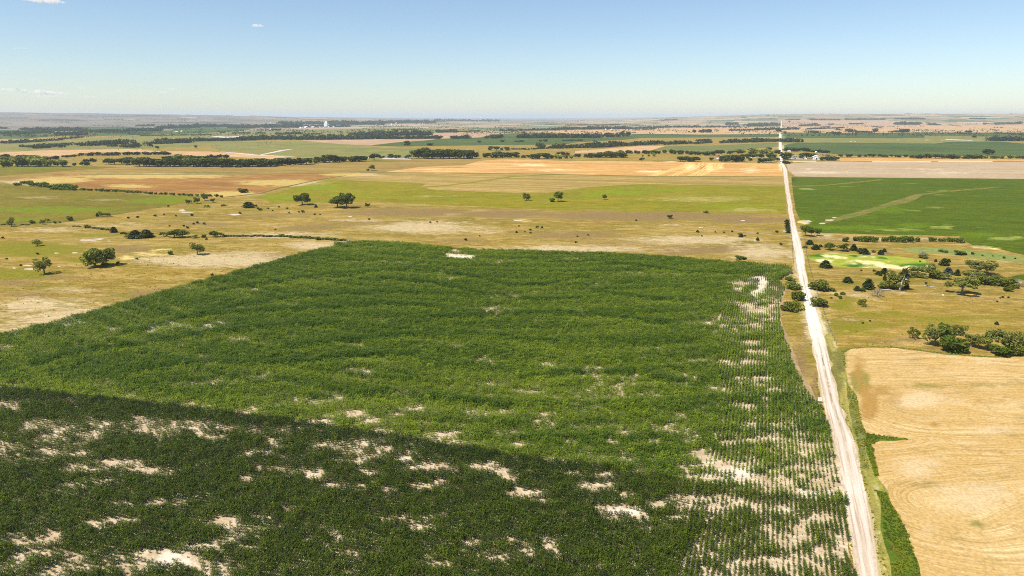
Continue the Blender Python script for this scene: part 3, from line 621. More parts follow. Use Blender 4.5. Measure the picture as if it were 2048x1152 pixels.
# soft patches of grass colour, bare ground and growth: kind -> (px, py, rx, ry, strength)
SOFT = {
 "dun": [(1300,432,260,9,.8),(1000,428,120,8,.7),(820,425,140,8,.75),(700,445,90,8,.5),(1480,440,90,7,.8),(1150,470,140,8,.55),(1400,500,140,10,.6),(1250,487,120,6,.5),(620,455,80,8,.5),(900,480,80,8,.45),
         (330,590,140,12,.6),(180,640,120,10,.6),(60,590,80,8,.5),(560,515,80,8,.55),(260,500,60,10,.6),(400,448,120,6,.5),(560,430,100,5,.45),(100,555,90,5,.6),(30,565,60,8,.6),(230,425,80,4,.4),
         (1690,650,50,6,.7),(1620,660,14,60,.6),(1600,720,18,40,.7),(1630,770,14,30,.7),(1800,680,60,6,.6),(1900,700,80,5,.6),(1680,480,60,5,.6),(1850,482,70,5,.5),(1660,530,30,5,.5),(1780,582,50,5,.6),(1860,590,40,4,.4),(1700,545,60,5,.4),(1820,600,80,5,.3)],
 "pale": [(922,514,30,5,1),(1520,572,24,22,.9),(340,1125,50,16,.9),(1475,948,60,14,.6),(1246,1024,40,10,.7),(1620,987,50,6,.7),(808,920,14,6,.6),(250,640,260,26,.75),(80,610,120,14,.6),(420,520,160,14,.7),(620,490,60,10,.6),(560,470,120,7,.5),(850,455,120,12,.65),(720,440,80,5,.4),(1150,498,220,9,.55),(1040,494,60,6,.4),
          (1380,480,140,10,.6),(1520,505,60,18,.6),(980,465,50,5,.4),(90,460,70,5,.5),(250,450,80,6,.35),(40,660,50,8,.5),(1340,450,60,4,.3),(260,425,60,3,.3),(560,450,60,4,.35),
          (500,505,60,6,.5),(650,505,40,4,.5),(120,580,100,6,.4),(1720,590,60,4,.45),(1800,586,60,4,.5),(1750,600,80,4,.35),(1660,585,25,6,.4),(1690,640,40,3,.35),(1900,660,80,4,.3),(1960,600,80,5,.25),
          (1650,470,30,5,.5),(1760,478,120,6,.45),(1700,485,40,5,.3),(1660,620,16,5,.5),
          (870,392,60,3,.4),(1400,398,120,6,.5),(1500,420,60,5,.5),(80,395,50,3,.6),(210,400,40,3,.5),
          (300,352,160,5,.8),(120,360,60,6,.9),(560,366,80,6,.9),(460,388,50,5,1),(700,349,60,3,.9),(260,372,60,4,.6),(60,365,60,5,.8),
          (1060,330,40,3,.5),(880,338,60,2,.4),(1380,335,12,9,.6),(1420,335,8,9,.6),(1440,338,8,9,.6),(1300,343,40,3,.5),(1500,340,20,8,.4),(1100,340,50,3,.4),
          (1640,345,60,3,.6),(1900,345,80,4,.4),(1850,338,40,2,.5),(1620,338,20,4,.4),
          (1880,382,30,1.2,.6),(1700,372,18,1.2,0.496),(1660,374,7.2,0.75,0.558),(1880,455,19.8,3,0.62),(1900,450,12.6,2.25,0.558),(1800,460,50,3,.6),(1955,456,18,1.5,0.496),(2030,475,36,2.25,0.558),(2000,478,30,3,.6),(1965,494,20,2,1),
          (1735,462,21.6,2.25,0.372),(1820,452,21.6,2.25,0.31),(1710,449,27,2.25,0.248),(1870,415,16,2,.5),(1830,420,30,1.5,.5),(1610,378,24,1.4,.8),(1890,390,30,1.4,.4),(1800,367,60,1.2,.4),
          (1650,522,18,3,.9),(1680,516,14,2,.9),(1740,525,40,3,.9),(1780,534,40,2.4,1),(1720,514,40,1.6,.7),(1820,537,40,3,.9),(1665,513,26,2,.7),
          (1623,620,14,45,1),(1630,655,13,35,1),(1597,530,10,40,.85),(1592,475,8,20,.7),(1615,590,9,20,.8),(1640,700,12,30,.55),(1563,300,6,40,1),(1570,340,5,10,.3),
          (1838,800,45,14,.9),(1900,800,60,9,.5),(1960,720,70,6,.5),(1800,720,30,8,.4),(1850,925,80,20,.5),(1950,1000,90,40,.5),(1850,1060,30,30,.35),(1980,860,70,10,.4),(1830,940,40,16,.6),
          (1725,980,16,14,.25),(1700,900,6,30,.5),(1755,1040,5,60,.6),(1650,665,8,30,.5)],
 "lush": [(60,500,120,16,.75),(200,520,70,8,.6),(30,548,70,10,.9),(300,512,70,8,.5),(500,420,160,4,.35),(340,495,60,5,.4),(180,470,80,6,.5),(100,420,120,6,.9),(360,396,40,5,1),(310,402,50,5,.9),(40,440,60,4,.6),
          (400,405,40,5,.5),(330,440,90,5,.35),(560,395,60,6,.6),(700,390,60,5,.5),(640,375,60,6,.6),(1240,385,60,4,.8),(1180,392,30,6,.5),(1470,415,80,5,.6),(1250,376,50,2,.7),(1350,381,60,1.5,.8),
          (1620,700,20,40,.4),(1600,620,20,30,.5),(1700,655,80,14,.55),(1780,560,60,8,.5),(1900,640,120,14,.5),(1700,568,40,6,.5),(1760,628,60,5,.7),(1960,560,60,8,.4),(1680,612,30,10,.7),(1700,600,30,5,.7),(1760,650,16,3,.8),
          (1420,440,60,3,.4),(1450,405,60,4,.3),(380,420,20,2,1),(120,665,60,5,.4),(250,590,60,4,.5),(200,625,50,4,.4),(60,335,60,3,.8),
          (1780,419,50,8,.5),(1720,432,40,6,.5),(1610,440,20,10,.6),(1650,455,30,4,1),(1720,455,60,4,.9),(1830,450,40,6,.7),(1960,470,60,6,.6),
          (1745,516,30,1.5,.9),(1710,531,24,3,1),(1690,512,30,1.5,1),(1835,533,40,5,1.2),(1700,525,10,3,.6),(1630,512,18,4,.8),
          (1684,725,8,30,.9),(1668,660,8,20,.3),(1720,760,16,26,1),(1690,870,4,40,.9),(1745,1100,5,60,.7),(1705,900,4,40,.8),(1985,770,60,8,.6),(1860,770,60,6,.5),(1940,1010,40,8,.5),(1960,1045,40,8,.5),
          (1648,715,14,22,1.2),(1663,775,15,36,1.2),(1680,835,12,20,1),(1604,560,11,30,1),(1612,600,11,22,.9),(1588,470,4,20,.5),(900,335,60,2,.5),(1080,346,60,1.4,.6),(1160,331,40,1,.5),(1330,338,8,8,.5),(1405,334,6,8,.6),(1465,330,40,3,.3),
          (760,322,60,3,.5),(400,346,120,2,.5),(240,349,60,1.5,.8)],
 "bare": [(300,508,40,5,.5),(330,500,25,3,.6),(250,515,20,6,.5),(1045,440,24,4,.4),(700,428,50,6,.0),(1600,470,8,3,.4),(1010,505,16,3,.6),(1640,650,6,40,.5),(1590,720,10,40,.3),(1700,660,30,4,.3),
          (1606,444,8,3,1),(1990,497,30,2,.5),(1720,740,14,30,.6),(1740,810,16,30,.9),(1760,780,18,10,.7),(1790,790,18,18,.5),(1900,880,60,5,.4),(1985,905,60,4,.5),(1880,850,90,3,.5),(1950,800,90,2.5,.5),(1860,735,60,3,.45),(1770,945,20,6,.3),(1735,790,14,26,.7)],
}
# ------------------------------------------------------------------ ground: one sheet, cut along the field outlines
RMAX = 45000.0
def densify(poly, step=14.0):
    out = []
    n = len(poly)
    for i in range(n):
        a = poly[i]; c = poly[(i + 1) % n]
        k = max(1, int(math.hypot(c[0] - a[0], c[1] - a[1]) / step))
        for j in range(k):
            out.append((a[0] + (c[0] - a[0]) * j / k, a[1] + (c[1] - a[1]) * j / k))
    return out

def wobble(pts, amp, seed):
    """small natural irregularity of a hand-driven field edge, in metres"""
    p = np.array(pts, float)
    p[:, 0] += (vnoise(p[:, 0] / 5.0, p[:, 1] / 5.0, seed) - 0.5) * amp
    p[:, 1] += (vnoise(p[:, 0] / 5.0, p[:, 1] / 5.0, seed + 7) - 0.5) * amp
    return p

verts = []
for k in range(335):
    r = 45.0 * 1.0208 ** k
    if r > RMAX: break
    for a in np.arange(-56, 56.01, 0.62):
        verts.append((r * math.sin(R(a)), r * math.cos(R(a))))
for r in (0.0, 30.0, 120.0, 500.0, 2000.0, 8000.0, 25000.0, RMAX):
    for a in np.arange(62, 299, 9.0):
        verts.append((r * math.sin(R(a)) + 0.01 * a, r * math.cos(R(a))))
ROADL_W = unproj([p[0] for p in ROADL], [p[1] for p in ROADL])
ROADR_W = unproj([p[0] for p in ROADR], [p[1] for p in ROADR])
faces = []
outl = []
for i, (nm, mk, poly) in enumerate(FIELDS):
    if poly == "ring":
        xs = np.linspace(-900, 2950, 60)
        w = unproj(xs, np.full(60, float(HORZ)))[:, :2]
        th = np.linspace(R(58), R(-58), 40)
        far = np.stack([43500 * np.sin(th), 43500 * np.cos(th)], -1)
        pts = np.concatenate([w, far])
    else:
        if poly == "road":
            poly = list(ROADL) + list(ROADR)[::-1]
            d = densify(poly, 5)
            p2 = unproj([p[0] for p in d], [p[1] for p in d])[:, :2]
            pts = wobble(wobble(p2, 1.2, 3), 0.6, 9)
        else:
            d = densify(poly)
            p2 = unproj([p[0] for p in d], [p[1] for p in d])[:, :2]
            pts = wobble(p2, 1.0, i) if np.hypot(*p2.mean(0)) < 900 else p2
    b = len(verts)
    verts += [(float(x), float(y)) for x, y in pts]
    faces += [(b + j, b + (j + 1) % len(pts)) for j in range(len(pts))]
    outl.append(np.asarray(pts))
import time; _t0=time.time()
res = delaunay_2d_cdt([Vector(v) for v in verts], faces, [], 0, 1e-4, False)
V2 = np.array([(v[0], v[1]) for v in res[0]], float)
print("cdt",time.time()-_t0)
TRI = np.array([f for f in res[2]], np.int64)
CEN = V2[TRI].mean(1)
own = np.full(len(TRI), -1)
for i, pts in enumerate(outl):
    lo, hi = pts.min(0), pts.max(0)
    k = np.nonzero((CEN[:, 0] > lo[0]) & (CEN[:, 0] < hi[0]) & (CEN[:, 1] > lo[1]) & (CEN[:, 1] < hi[1]))[0]
    k = k[inside(pts, CEN[k, 0], CEN[k, 1])]
    own[k] = i
Z = height(V2[:, 0], V2[:, 1])
PX, PY, DEP = proj(V2[:, 0], V2[:, 1], Z)
PX = np.where(V2[:, 1] > 5, PX, -9999)

def soft_field(kind, px, py):
    s = np.zeros(len(px))
    for (cx, cy, rx, ry, st) in SOFT[kind]:
        q = ((px - cx) / rx) ** 2 + ((py - cy) / ry) ** 2
        s = np.maximum(s, st * np.exp(-q * 0.9))
    return s
ATT = {k: soft_field(k, PX, PY) for k in SOFT}
az = np.arctan2(V2[:, 0], np.maximum(V2[:, 1], 1))
ATT["range"] = smooth(-0.15, -0.42, az) * smooth(3200, 5500, np.hypot(V2[:, 0], V2[:, 1])) + 0.8 * smooth(10500, 15000, np.hypot(V2[:, 0], V2[:, 1])) * smooth(0.2, 0.0, az)
ATT["range"] = np.clip(ATT["range"], 0, 1)
xl = np.interp(V2[:, 1], ROADL_W[:, 1], ROADL_W[:, 0]); xr = np.interp(V2[:, 1], ROADR_W[:, 1], ROADR_W[:, 0])
ATT["u"] = np.clip((V2[:, 0] - xl) / np.maximum(xr - xl, 0.5), -0.3, 1.3)

def ground_part(name, mk, sel):
    T = TRI[sel].copy()
    a, b_, c_ = V2[T[:, 0]], V2[T[:, 1]], V2[T[:, 2]]
    flip = (b_[:, 0]-a[:, 0])*(c_[:, 1]-a[:, 1]) - (b_[:, 1]-a[:, 1])*(c_[:, 0]-a[:, 0]) < 0
    T[flip] = T[flip][:, ::-1]
    u_, inv = np.unique(T, return_inverse=True)
    me = mesh_from(name, np.concatenate([V2[u_], Z[u_][:, None]], 1), inv.reshape(-1, 3), M[mk], True)
    for k, v in ATT.items():
        a_ = me.attributes.new(k, 'FLOAT', 'POINT'); a_.data.foreach_set("value", v[u_].astype(np.float32))
    o = link(name, me)
    o["kind"] = "structure"
    return o
ground_part("ground", "pasture", np.nonzero(own == -1)[0])
for i, (nm, mk, poly) in enumerate(FIELDS):
    sel = np.nonzero(own == i)[0]
    if len(sel): ground_part(nm, mk, sel)
CORN_W = outl[[f[0] for f in FIELDS].index("cornfield_soil")]

# ------------------------------------------------------------------ leaves and crops
def leaf_mat(name, ca, cb, inst=None, trans=0.36, rough=0.55, objvar=0.25):
    b = NB(name)
    t = b.attr("tint")
    c = b.mix(t, ca, cb)
    if inst:
        tn = b.attr("tone", 'INSTANCER')
        c = b.mix(b.lin(tn, 0, 1, 0, 1), b.mix(1.0, c, inst[0], 'MULTIPLY'), b.mix(1.0, c, inst[1], 'MULTIPLY'))
    else:
        oi = b.n("ShaderNodeObjectInfo")
        c = b.mul(c, b.lin(oi.outputs["Random"], 0, 1, 1 - objvar, 1 + objvar))
    p = b.n("ShaderNodeBsdfPrincipled"); b.l(c, p.inputs["Base Color"]); p.inputs["Roughness"].default_value = rough
    p.inputs["Specular IOR Level"].default_value = 0.12
    tr = b.n("ShaderNodeBsdfTranslucent"); b.l(b.mix(1.0, c, (1.15, 1.2, 0.4), 'MULTIPLY'), tr.inputs[0])
    mx = b.n("ShaderNodeMixShader"); mx.inputs[0].default_value = trans
    b.l(p.outputs[0], mx.inputs[1]); b.l(tr.outputs[0], mx.inputs[2]); b.l(mx.outputs[0], b.out.inputs[0])
    return b.m

def corn_clump(seed, length=0.95, nplant=4, hgt=1.65):
    """a short piece of a corn row: stalks with arching leaves"""
    q = np.random.default_rng(seed)
    V = []; Fq = []; tint = []
    for i in range(nplant):
        x0 = (i + 0.5) / nplant * length - length / 2 + q.uniform(-.05, .05); y0 = q.normal(0, 0.04)
        H = hgt * q.uniform(0.8, 1.1)
        b = len(V)
        V += [(x0 - .02, y0, 0), (x0 + .02, y0, 0), (x0 + .012, y0, H), (x0 - .012, y0, H)]; Fq.append((b, b+1, b+2, b+3)); tint.append(0.6)
        a0 = q.uniform(0, 6.28)
        for k in range(8):
            z0 = H * (0.22 + 0.76 * k / 8)
            a = a0 + math.pi * k + q.normal(0, 0.5)
            L = q.uniform(0.45, 0.75) * (1.0 - 0.25 * abs(k - 4) / 4)
            wd = q.uniform(0.05, 0.075)
            ca, sa = math.cos(a), math.sin(a)
            rise = q.uniform(0.15, 0.45)
            prof = [(0, 0), (0.38, rise), (0.72, rise * 0.95), (1.0, rise * 0.45 - 0.1)]
            b = len(V)
            for j, (t, zz) in enumerate(prof):
                w_ = wd * (0.8, 1.0, 0.75, 0.1)[j]
                px_, py_ = x0 + ca * L * t, y0 + sa * L * t
                V += [(px_ - sa * w_, py_ + ca * w_, z0 + zz * L), (px_ + sa * w_, py_ - ca * w_, z0 + zz * L)]
            tv = q.uniform(0, 1)
            for j in range(3):
                Fq.append((b + 2*j, b + 2*j + 1, b + 2*j + 3, b + 2*j + 2)); tint.append(tv)
    return np.array(V), np.array(Fq), np.array(tint)

def tuft(seed, h=0.8, n=26, spread=0.45):
    q = np.random.default_rng(seed)
    V = []; Fq = []; tint = []
    for i in range(n):
        a = q.uniform(0, 6.28); r = spread * math.sqrt(q.uniform(0, 1)); x0, y0 = r * math.cos(a), r * math.sin(a)
        d = q.uniform(0, 6.28); H = h * q.uniform(0.5, 1.15); ln = H * q.uniform(0.1, 0.6); w_ = q.uniform(0.03, 0.075) * (h + .4)
        ca, sa = math.cos(d), math.sin(d)
        b = len(V)
        for t, zz, ww in ((0, 0, 1), (0.5, 0.7, 0.9), (1, 1, 0.2)):
            V += [(x0 + ca * ln * t - sa * w_ * ww, y0 + sa * ln * t + ca * w_ * ww, H * zz), (x0 + ca * ln * t + sa * w_ * ww, y0 + sa * ln * t - ca * w_ * ww, H * zz)]
        tv = q.uniform(0, 1)
        for j in range(2):
            Fq.append((b + 2*j, b + 2*j + 1, b + 2*j + 3, b + 2*j + 2)); tint.append(tv)
    return np.array(V), np.array(Fq), np.array(tint)

def variants(name, gen, mat, n):
    c = bpy.data.collections.new(name + "_variants")
    for i in range(n):
        V, Fq, tn = gen(i)
        me = mesh_from(name, V, Fq, mat, False, fattr={"tint": tn})
        c.objects.link(bpy.data.objects.new(name, me))
    return c

def scatter(name, P, rot, scl, var, tone, coll):
    """plants standing at the given points: one uncountable mass"""
    me = bpy.data.meshes.new(name)
    me.vertices.add(len(P)); me.vertices.foreach_set("co", np.asarray(P, np.float32).ravel())
    for k, v in (("rz", rot), ("sc", scl), ("tone", tone)):
        a_ = me.attributes.new(k, 'FLOAT', 'POINT'); a_.data.foreach_set("value", np.asarray(v, np.float32))
    a_ = me.attributes.new("vi", 'INT', 'POINT'); a_.data.foreach_set("value", np.asarray(var, np.int32))
    o = link(name, me); o["kind"] = "stuff"
    g = bpy.data.node_groups.new(name, 'GeometryNodeTree')
    g.interface.new_socket("Geometry", in_out='INPUT', socket_type='NodeSocketGeometry')
    g.interface.new_socket("Geometry", in_out='OUTPUT', socket_type='NodeSocketGeometry')
    gi = g.nodes.new("NodeGroupInput"); go = g.nodes.new("NodeGroupOutput")
    ci = g.nodes.new("GeometryNodeCollectionInfo"); ci.inputs["Collection"].default_value = coll
    ci.inputs["Separate Children"].default_value = True; ci.inputs["Reset Children"].default_value = True
    ip = g.nodes.new("GeometryNodeInstanceOnPoints"); ip.inputs["Pick Instance"].default_value = True
    def na(n_, t):
        nd = g.nodes.new("GeometryNodeInputNamedAttribute"); nd.data_type = t; nd.inputs["Name"].default_value = n_
        return nd.outputs["Attribute"]
    cx = g.nodes.new("ShaderNodeCombineXYZ"); g.links.new(na("rz", 'FLOAT'), cx.inputs[2])
    er = g.nodes.new("FunctionNodeEulerToRotation"); g.links.new(cx.outputs[0], er.inputs[0])
    sx = g.nodes.new("ShaderNodeCombineXYZ")
    sc = na("sc", 'FLOAT')
    for i in range(3): g.links.new(sc, sx.inputs[i])
    g.links.new(gi.outputs[0], ip.inputs["Points"]); g.links.new(ci.outputs[0], ip.inputs["Instance"])
    g.links.new(na("vi", 'INT'), ip.inputs["Instance Index"]); g.links.new(er.outputs[0], ip.inputs["Rotation"]); g.links.new(sx.outputs[0], ip.inputs["Scale"])
    g.links.new(ip.outputs[0], go.inputs[0])
    md = o.modifiers.new("plants", 'NODES'); md.node_group = g
    return o

# ---- the corn
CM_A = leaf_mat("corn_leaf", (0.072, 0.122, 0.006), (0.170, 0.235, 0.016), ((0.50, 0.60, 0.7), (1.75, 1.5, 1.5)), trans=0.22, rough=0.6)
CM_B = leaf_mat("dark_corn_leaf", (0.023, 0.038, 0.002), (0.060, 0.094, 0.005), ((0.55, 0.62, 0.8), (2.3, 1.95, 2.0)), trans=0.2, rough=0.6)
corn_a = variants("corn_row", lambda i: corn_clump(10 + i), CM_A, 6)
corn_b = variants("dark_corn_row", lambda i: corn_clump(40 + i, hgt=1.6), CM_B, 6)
THIN = [  # bare or thin places in the crop: px, py, rx, ry, strength
 (922,514,27,4,1.3),(912,503,14,2.5,1.1),(898,512,10,4,1),(1512,556,20,3,1.2),(1524,566,9,9,1.4),(1519,578,10,9,1.4),(1508,588,6,7,1.1),(1530,601,14,4,.9),(1545,612,12,4,.8),(1480,568,34,7,.75),(1478,580,10,5,.8),
 (1500,612,24,7,.9),(1515,622,34,8,.8),(1470,606,30,5,.5),(1540,640,22,4,.5),(1500,652,40,6,.5),(1500,686,26,7,.85),(1512,706,30,5,.7),(1500,727,24,6,.75),(1465,728,30,4,.6),(1520,760,26,6,.75),(1478,758,20,5,.7),(1545,780,20,5,.6),
 (1535,800,10,4,1),(1490,815,40,8,.55),(1560,855,40,10,.5),(1450,888,24,6,1),(1440,870,20,6,.6),(1520,880,50,10,.55),(1220,888,10,6,1),(1310,885,14,5,.6),(1090,832,13,5,1.1),(1150,792,6,2.5,.8),(1108,800,20,4,.5),
 (1040,892,16,7,.85),(1140,886,16,2.5,.7),(890,872,40,7,.85),(884,867,6,3,1),(705,832,24,10,.8),(735,845,26,8,.7),(755,862,20,4,.6),(830,820,26,7,.65),(800,835,16,5,.6),(680,798,16,7,.6),(640,806,24,4,.5),
 (735,750,14,3,.75),(720,742,40,6,.45),(985,730,9,3,.9),(960,720,30,6,.4),(895,669,8,2.5,.8),(905,695,20,3,.5),(980,770,20,4,.5),(960,796,24,4,.5),(1060,785,40,5,.55),(1190,815,24,2.5,.6),(1260,768,60,4,.45),(1180,740,40,6,.4),
 (1100,730,40,5,.35),(500,580,40,4,.4),(540,572,20,3,.4),(900,558,30,3,.5),(1000,598,24,3,.4),(880,548,12,5,.4),(1130,548,20,4,.4),(1140,520,24,4,.4),(1265,545,24,3,.45),(1280,552,30,2,.4),(780,640,30,3,.4),(700,690,40,4,.4),(560,640,30,3,.3),(620,720,20,4,.35),
 (30,772,26,3,.6),(1000,530,20,1.5,.3),(1180,640,30,2,.35),(1250,870,20,8,.5),(1330,860,30,10,.45),(1400,915,30,10,.85),(1440,935,60,14,.85),(1360,940,30,6,.55),(1250,925,60,6,.4),(1175,915,40,5,.45),(1420,960,50,10,.8),(1500,960,60,12,.95),(1475,945,16,5,1.2),(1560,965,50,14,.95),(1640,962,40,14,.9),(1590,940,40,8,.8),(1470,985,30,6,.6),
 (1620,987,46,4.5,1.2),(1570,980,30,4,.9),(1668,985,10,10,1.0),
 (340,1122,44,13,1.35),(380,1132,26,9,1.3),(300,1115,40,10,.95),(270,1135,30,8,.8),(405,1098,30,6,1.15),(104,1073,16,7,1.1),(85,1085,24,8,.8),(40,1088,30,7,.7),(200,1050,50,8,.65),(240,1045,40,6,.7),(280,942,50,6,1.05),(320,950,26,4,1.0),(235,928,50,6,.85),(170,942,40,7,.9),(150,932,16,4,1.05),(150,910,40,4,.8),(48,901,9,4,1.2),(90,905,30,4,.7),(110,910,30,5,.7),(30,820,20,5,.6),
 (543,886,9,5,1.2),(425,876,26,6,.95),(380,860,24,6,.6),(400,868,16,5,.8),(560,895,20,3,.7),(640,893,30,4,.55),(719,905,7,4,1.2),(808,920,14,6,1.25),(830,940,24,6,.95),(870,937,40,8,.9),(890,932,8,5,1.2),(672,924,16,4,.8),(735,948,18,6,.95),(770,982,16,8,.9),(880,966,12,4,1.1),(845,975,24,8,.75),
 (490,962,14,8,1.05),(545,940,30,5,.7),(630,955,26,8,.95),(637,946,8,5,1.15),(660,975,16,6,.8),(610,948,30,5,.6),(1000,945,24,10,.85),(1015,960,14,6,1.1),(960,935,40,8,.6),(1050,990,36,7,1.0),(1035,985,12,5,1.1),(1080,1005,20,4,.7),(1190,975,40,10,.65),(1180,950,60,8,.5),(1246,1022,40,9,1.25),(1275,1033,20,9,1.2),(1210,1016,30,4,.9),(1245,990,16,8,.95),(1362,1017,14,5,1.2),(1350,1036,18,6,1.1),(1320,1012,24,10,.7),(1425,1012,18,7,1.1),(1450,1015,18,5,1.0),(1400,1000,60,8,.6),
 (1480,1010,60,8,.5),(1560,1020,60,8,.5),(1100,1095,14,10,1.0),(1115,1115,8,6,1.0),(1090,1080,10,4,.8),(870,1130,26,6,1.05),(850,1115,14,8,.8),(940,1090,16,6,1.0),(690,1150,14,5,.8),(490,1100,24,6,.5),(585,1020,20,5,.5),(430,1050,40,8,.6),(450,1040,30,6,.6),(330,1010,40,7,.5),(520,1035,16,3,1.0),(240,1010,24,4,.6),(120,990,40,6,.5),(200,965,40,6,.5),
 (1600,1075,18,22,1.1),(1580,1085,40,20,.75),(1640,1110,26,14,.95),(1570,1125,50,12,.8),(1650,1040,26,16,.75),(1490,1130,40,12,.65),(1610,1050,20,10,.7),(1545,1060,30,10,.5),(1680,1100,14,30,.8),(1400,1100,20,30,.4),
]
ang = ROAD_ANG
ca, sa = math.cos(ang), math.sin(ang)
SEAM_W = unproj([p[0] for p in SEAM], [p[1] for p in SEAM])
def lattice(along, across, rotated):
    """row positions in world coordinates; rows run with the road, or square to it"""
    n1 = np.arange(-700, 1000, along); n2 = np.arange(-700, 700, across)
    A, B = np.meshgrid(n1, n2, indexing='ij')
    A = A.ravel(); B = B.ravel()
    if rotated:
        bend = (vnoise(A / 60.0, B * 0 + 3.0, 21) - 0.5) * 9.0
        A, B = B + bend, A
    x = A * ca - B * sa; y = A * sa + B * ca
    return x, y
def row_u(y):
    return np.interp(y, ROADL_W[:, 1], ROADL_W[:, 0])
ARCS = [  # terrace lines sweeping over the rise, where the crop stands taller and darker (pixels of the photograph)
 [(540,566),(667,551),(790,543),(870,546),(950,557),(1024,575),(1090,572),(1180,556)],
 [(1170,524),(1270,534),(1368,547),(1460,550),(1560,546)],
 [(420,588),(512,572),(612,563),(727,551)],
 [(380,640),(480,615),(583,598),(770,588),(900,592),(1022,602),(1147,600),(1230,594)],
 [(240,672),(360,642),(470,628),(600,622),(760,612),(880,616)],
 [(860,640),(1000,632),(1130,630),(1260,640),(1340,652)],
 [(60,735),(170,705),(290,690),(420,668),(560,655),(680,652)],
 [(560,700),(700,684),(830,672),(980,676),(1110,690)],
 [(250,745),(400,728),(560,730),(700,716),(840,712)],
 [(1040,760),(1160,748),(1280,752),(1380,770)],
 [(760,560),(860,568),(960,590),(1060,600)],
 [(1180,585),(1300,600),(1400,606)],
 [(620,800),(760,790),(900,800),(1020,820)],
]
q = np.random.default_rng(7)
PA, PB = [], []
for rotated in (False, True):
    x, y = lattice(0.8, 0.92, rotated)
    k = (y > 40) & (y < 480) & (np.abs(x) < 0.95 * y + 40)
    x, y = x[k], y[k]
    k = inside(CORN_W, x, y); x, y = x[k], y[k]
    edge = (row_u(y) - x) * sa                       # distance from the road
    wide = 30 + 10 * (vnoise(y / 45.0, y * 0 + .5, 31) - .5)
    edge_all = edge
    headland = edge < wide
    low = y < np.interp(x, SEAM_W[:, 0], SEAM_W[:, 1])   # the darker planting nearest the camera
    zpx, zpy, zd = proj(x, y, height(x, y))
    right = headland | (low & (zpx > 1395))
    k = right != rotated
    x, y, low, zpx, zpy, edge = x[k], y[k], low[k], zpx[k], zpy[k], edge[k]
    wx = zpx + (fbm(x / 6, y / 6, 41, 3) - .5) * 18; wy = zpy + (fbm(x / 6, y / 6, 45, 3) - .5) * 7
    thin = np.zeros(len(x))
    for (cx, cy, rx, ry, st) in THIN:
        qd = ((wx - cx) / rx) ** 2 + ((wy - cy) / ry) ** 2
        near = qd < 6
        thin[near] = np.maximum(thin[near], (st if st > .9 else min(st * 1.35, .92)) * np.exp(-qd[near] * 0.8))
    big = fbm(x / 44.0 + 5, y / 15.0, 51, 4); mid = fbm(x / 9.0, y / 4.0, 57, 3); fine = fbm(x / 2.2, y / 2.2, 61, 2)
    spot = smooth(.47, .68, 0.5 * big + 0.5 * mid)
    thin = np.maximum(thin, np.where(low, 0.48, 0.42) * spot)
    hl = headland[k]
    lowright = low & (zpx > 1395)
    rim = smooth(0, 16, (wide - edge_all)[k])
    rimy = 0.10 + 0.26 * smooth(800, 900, zpx * 0 + zpy) + 0.22 * np.exp(-((zpy - 620) / 60.0) ** 2)
    thin = np.where(hl & ~low, np.maximum(thin, (rimy + 1.0 * (mid - .5)) * rim), thin)
    thin = np.where(lowright, np.maximum(thin, 0.36 + 0.7 * (mid - .5)), thin)
    seam_px = np.interp(zpx, [p[0] for p in SEAM], [p[1] for p in SEAM])
    above = seam_px - zpy
    thin = np.where(~low & (zpx > 250), np.maximum(thin, 0.5 * np.exp(-(above / 26.0) ** 2) * smooth(.35, .6, mid)), thin)
    thin = np.where(low, thin * (1 - 0.75 * np.exp(-(above / 14.0) ** 2)), thin)
    thin = thin + (fine - .5) * 0.8 * smooth(0.05, 0.4, thin)
    dens = 1 - np.clip(thin, 0, 1.2)
    keep = q.uniform(0, 1, len(x)) < np.where(thin > 1.0, 0.06, np.clip(np.where(hl | lowright, 0.42, 0.20) + dens * 0.95, 0, 0.985))
    x, y, low, dens, edge, big, mid, above = x[keep], y[keep], low[keep], dens[keep], edge[keep], big[keep], mid[keep], above[keep]
    px_k, py_k = zpx[keep], zpy[keep]
    jx = q.normal(0, .05, len(x)); jy = q.normal(0, .05, len(x))
    # contour bands of stronger and weaker growth, drawn out across the slope
    band = fbm(x / 55.0 + 0.25 * np.sin(y / 30), y / 4.2 - 0.0024 * (x - 10) ** 2 / 4.2 + 0.6 * np.sin(x / 60.0), 71, 3)
    hue = fbm(x / 70.0, y / 70.0, 77, 3)
    lumpy = fbm(x / 1.7, y / 1.7, 91, 2)
    scl = (0.24 + 0.76 * smooth(0.0, 0.95, dens)) * q.uniform(0.74, 1.16, len(x)) * (0.78 + 0.46 * lumpy) * np.where(low, 1.0, 0.94 + 0.18 * smooth(.36, .62, 1 - band))
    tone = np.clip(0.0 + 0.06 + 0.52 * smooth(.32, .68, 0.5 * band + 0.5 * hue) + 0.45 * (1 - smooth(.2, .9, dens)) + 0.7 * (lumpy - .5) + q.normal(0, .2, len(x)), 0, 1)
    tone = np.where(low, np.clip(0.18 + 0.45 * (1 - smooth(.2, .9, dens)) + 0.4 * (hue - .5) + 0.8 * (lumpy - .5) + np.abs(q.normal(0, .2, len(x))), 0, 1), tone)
    for line in ARCS:
        ly = np.interp(px_k, [p[0] for p in line], [p[1] for p in line], left=-999, right=-999)
        dy = py_k - ly + 2.2 * (mid - .5)
        wd = 1.6 + (ly - 520) / 60.0
        on = np.where(low | (ly < 0), 0.0, 1.0)
        tone = tone - on * 0.55 * np.exp(-(dy / wd) ** 2) + on * 0.28 * np.exp(-((dy - 2.6 * wd) / (1.4 * wd)) ** 2)
        scl = scl * (1 + on * 0.22 * np.exp(-(dy / wd) ** 2))
    tone = np.clip(tone, 0, 1)
    near_seam = smooth(1420, 1000, px_k) * np.exp(-(above / 26.0) ** 2)
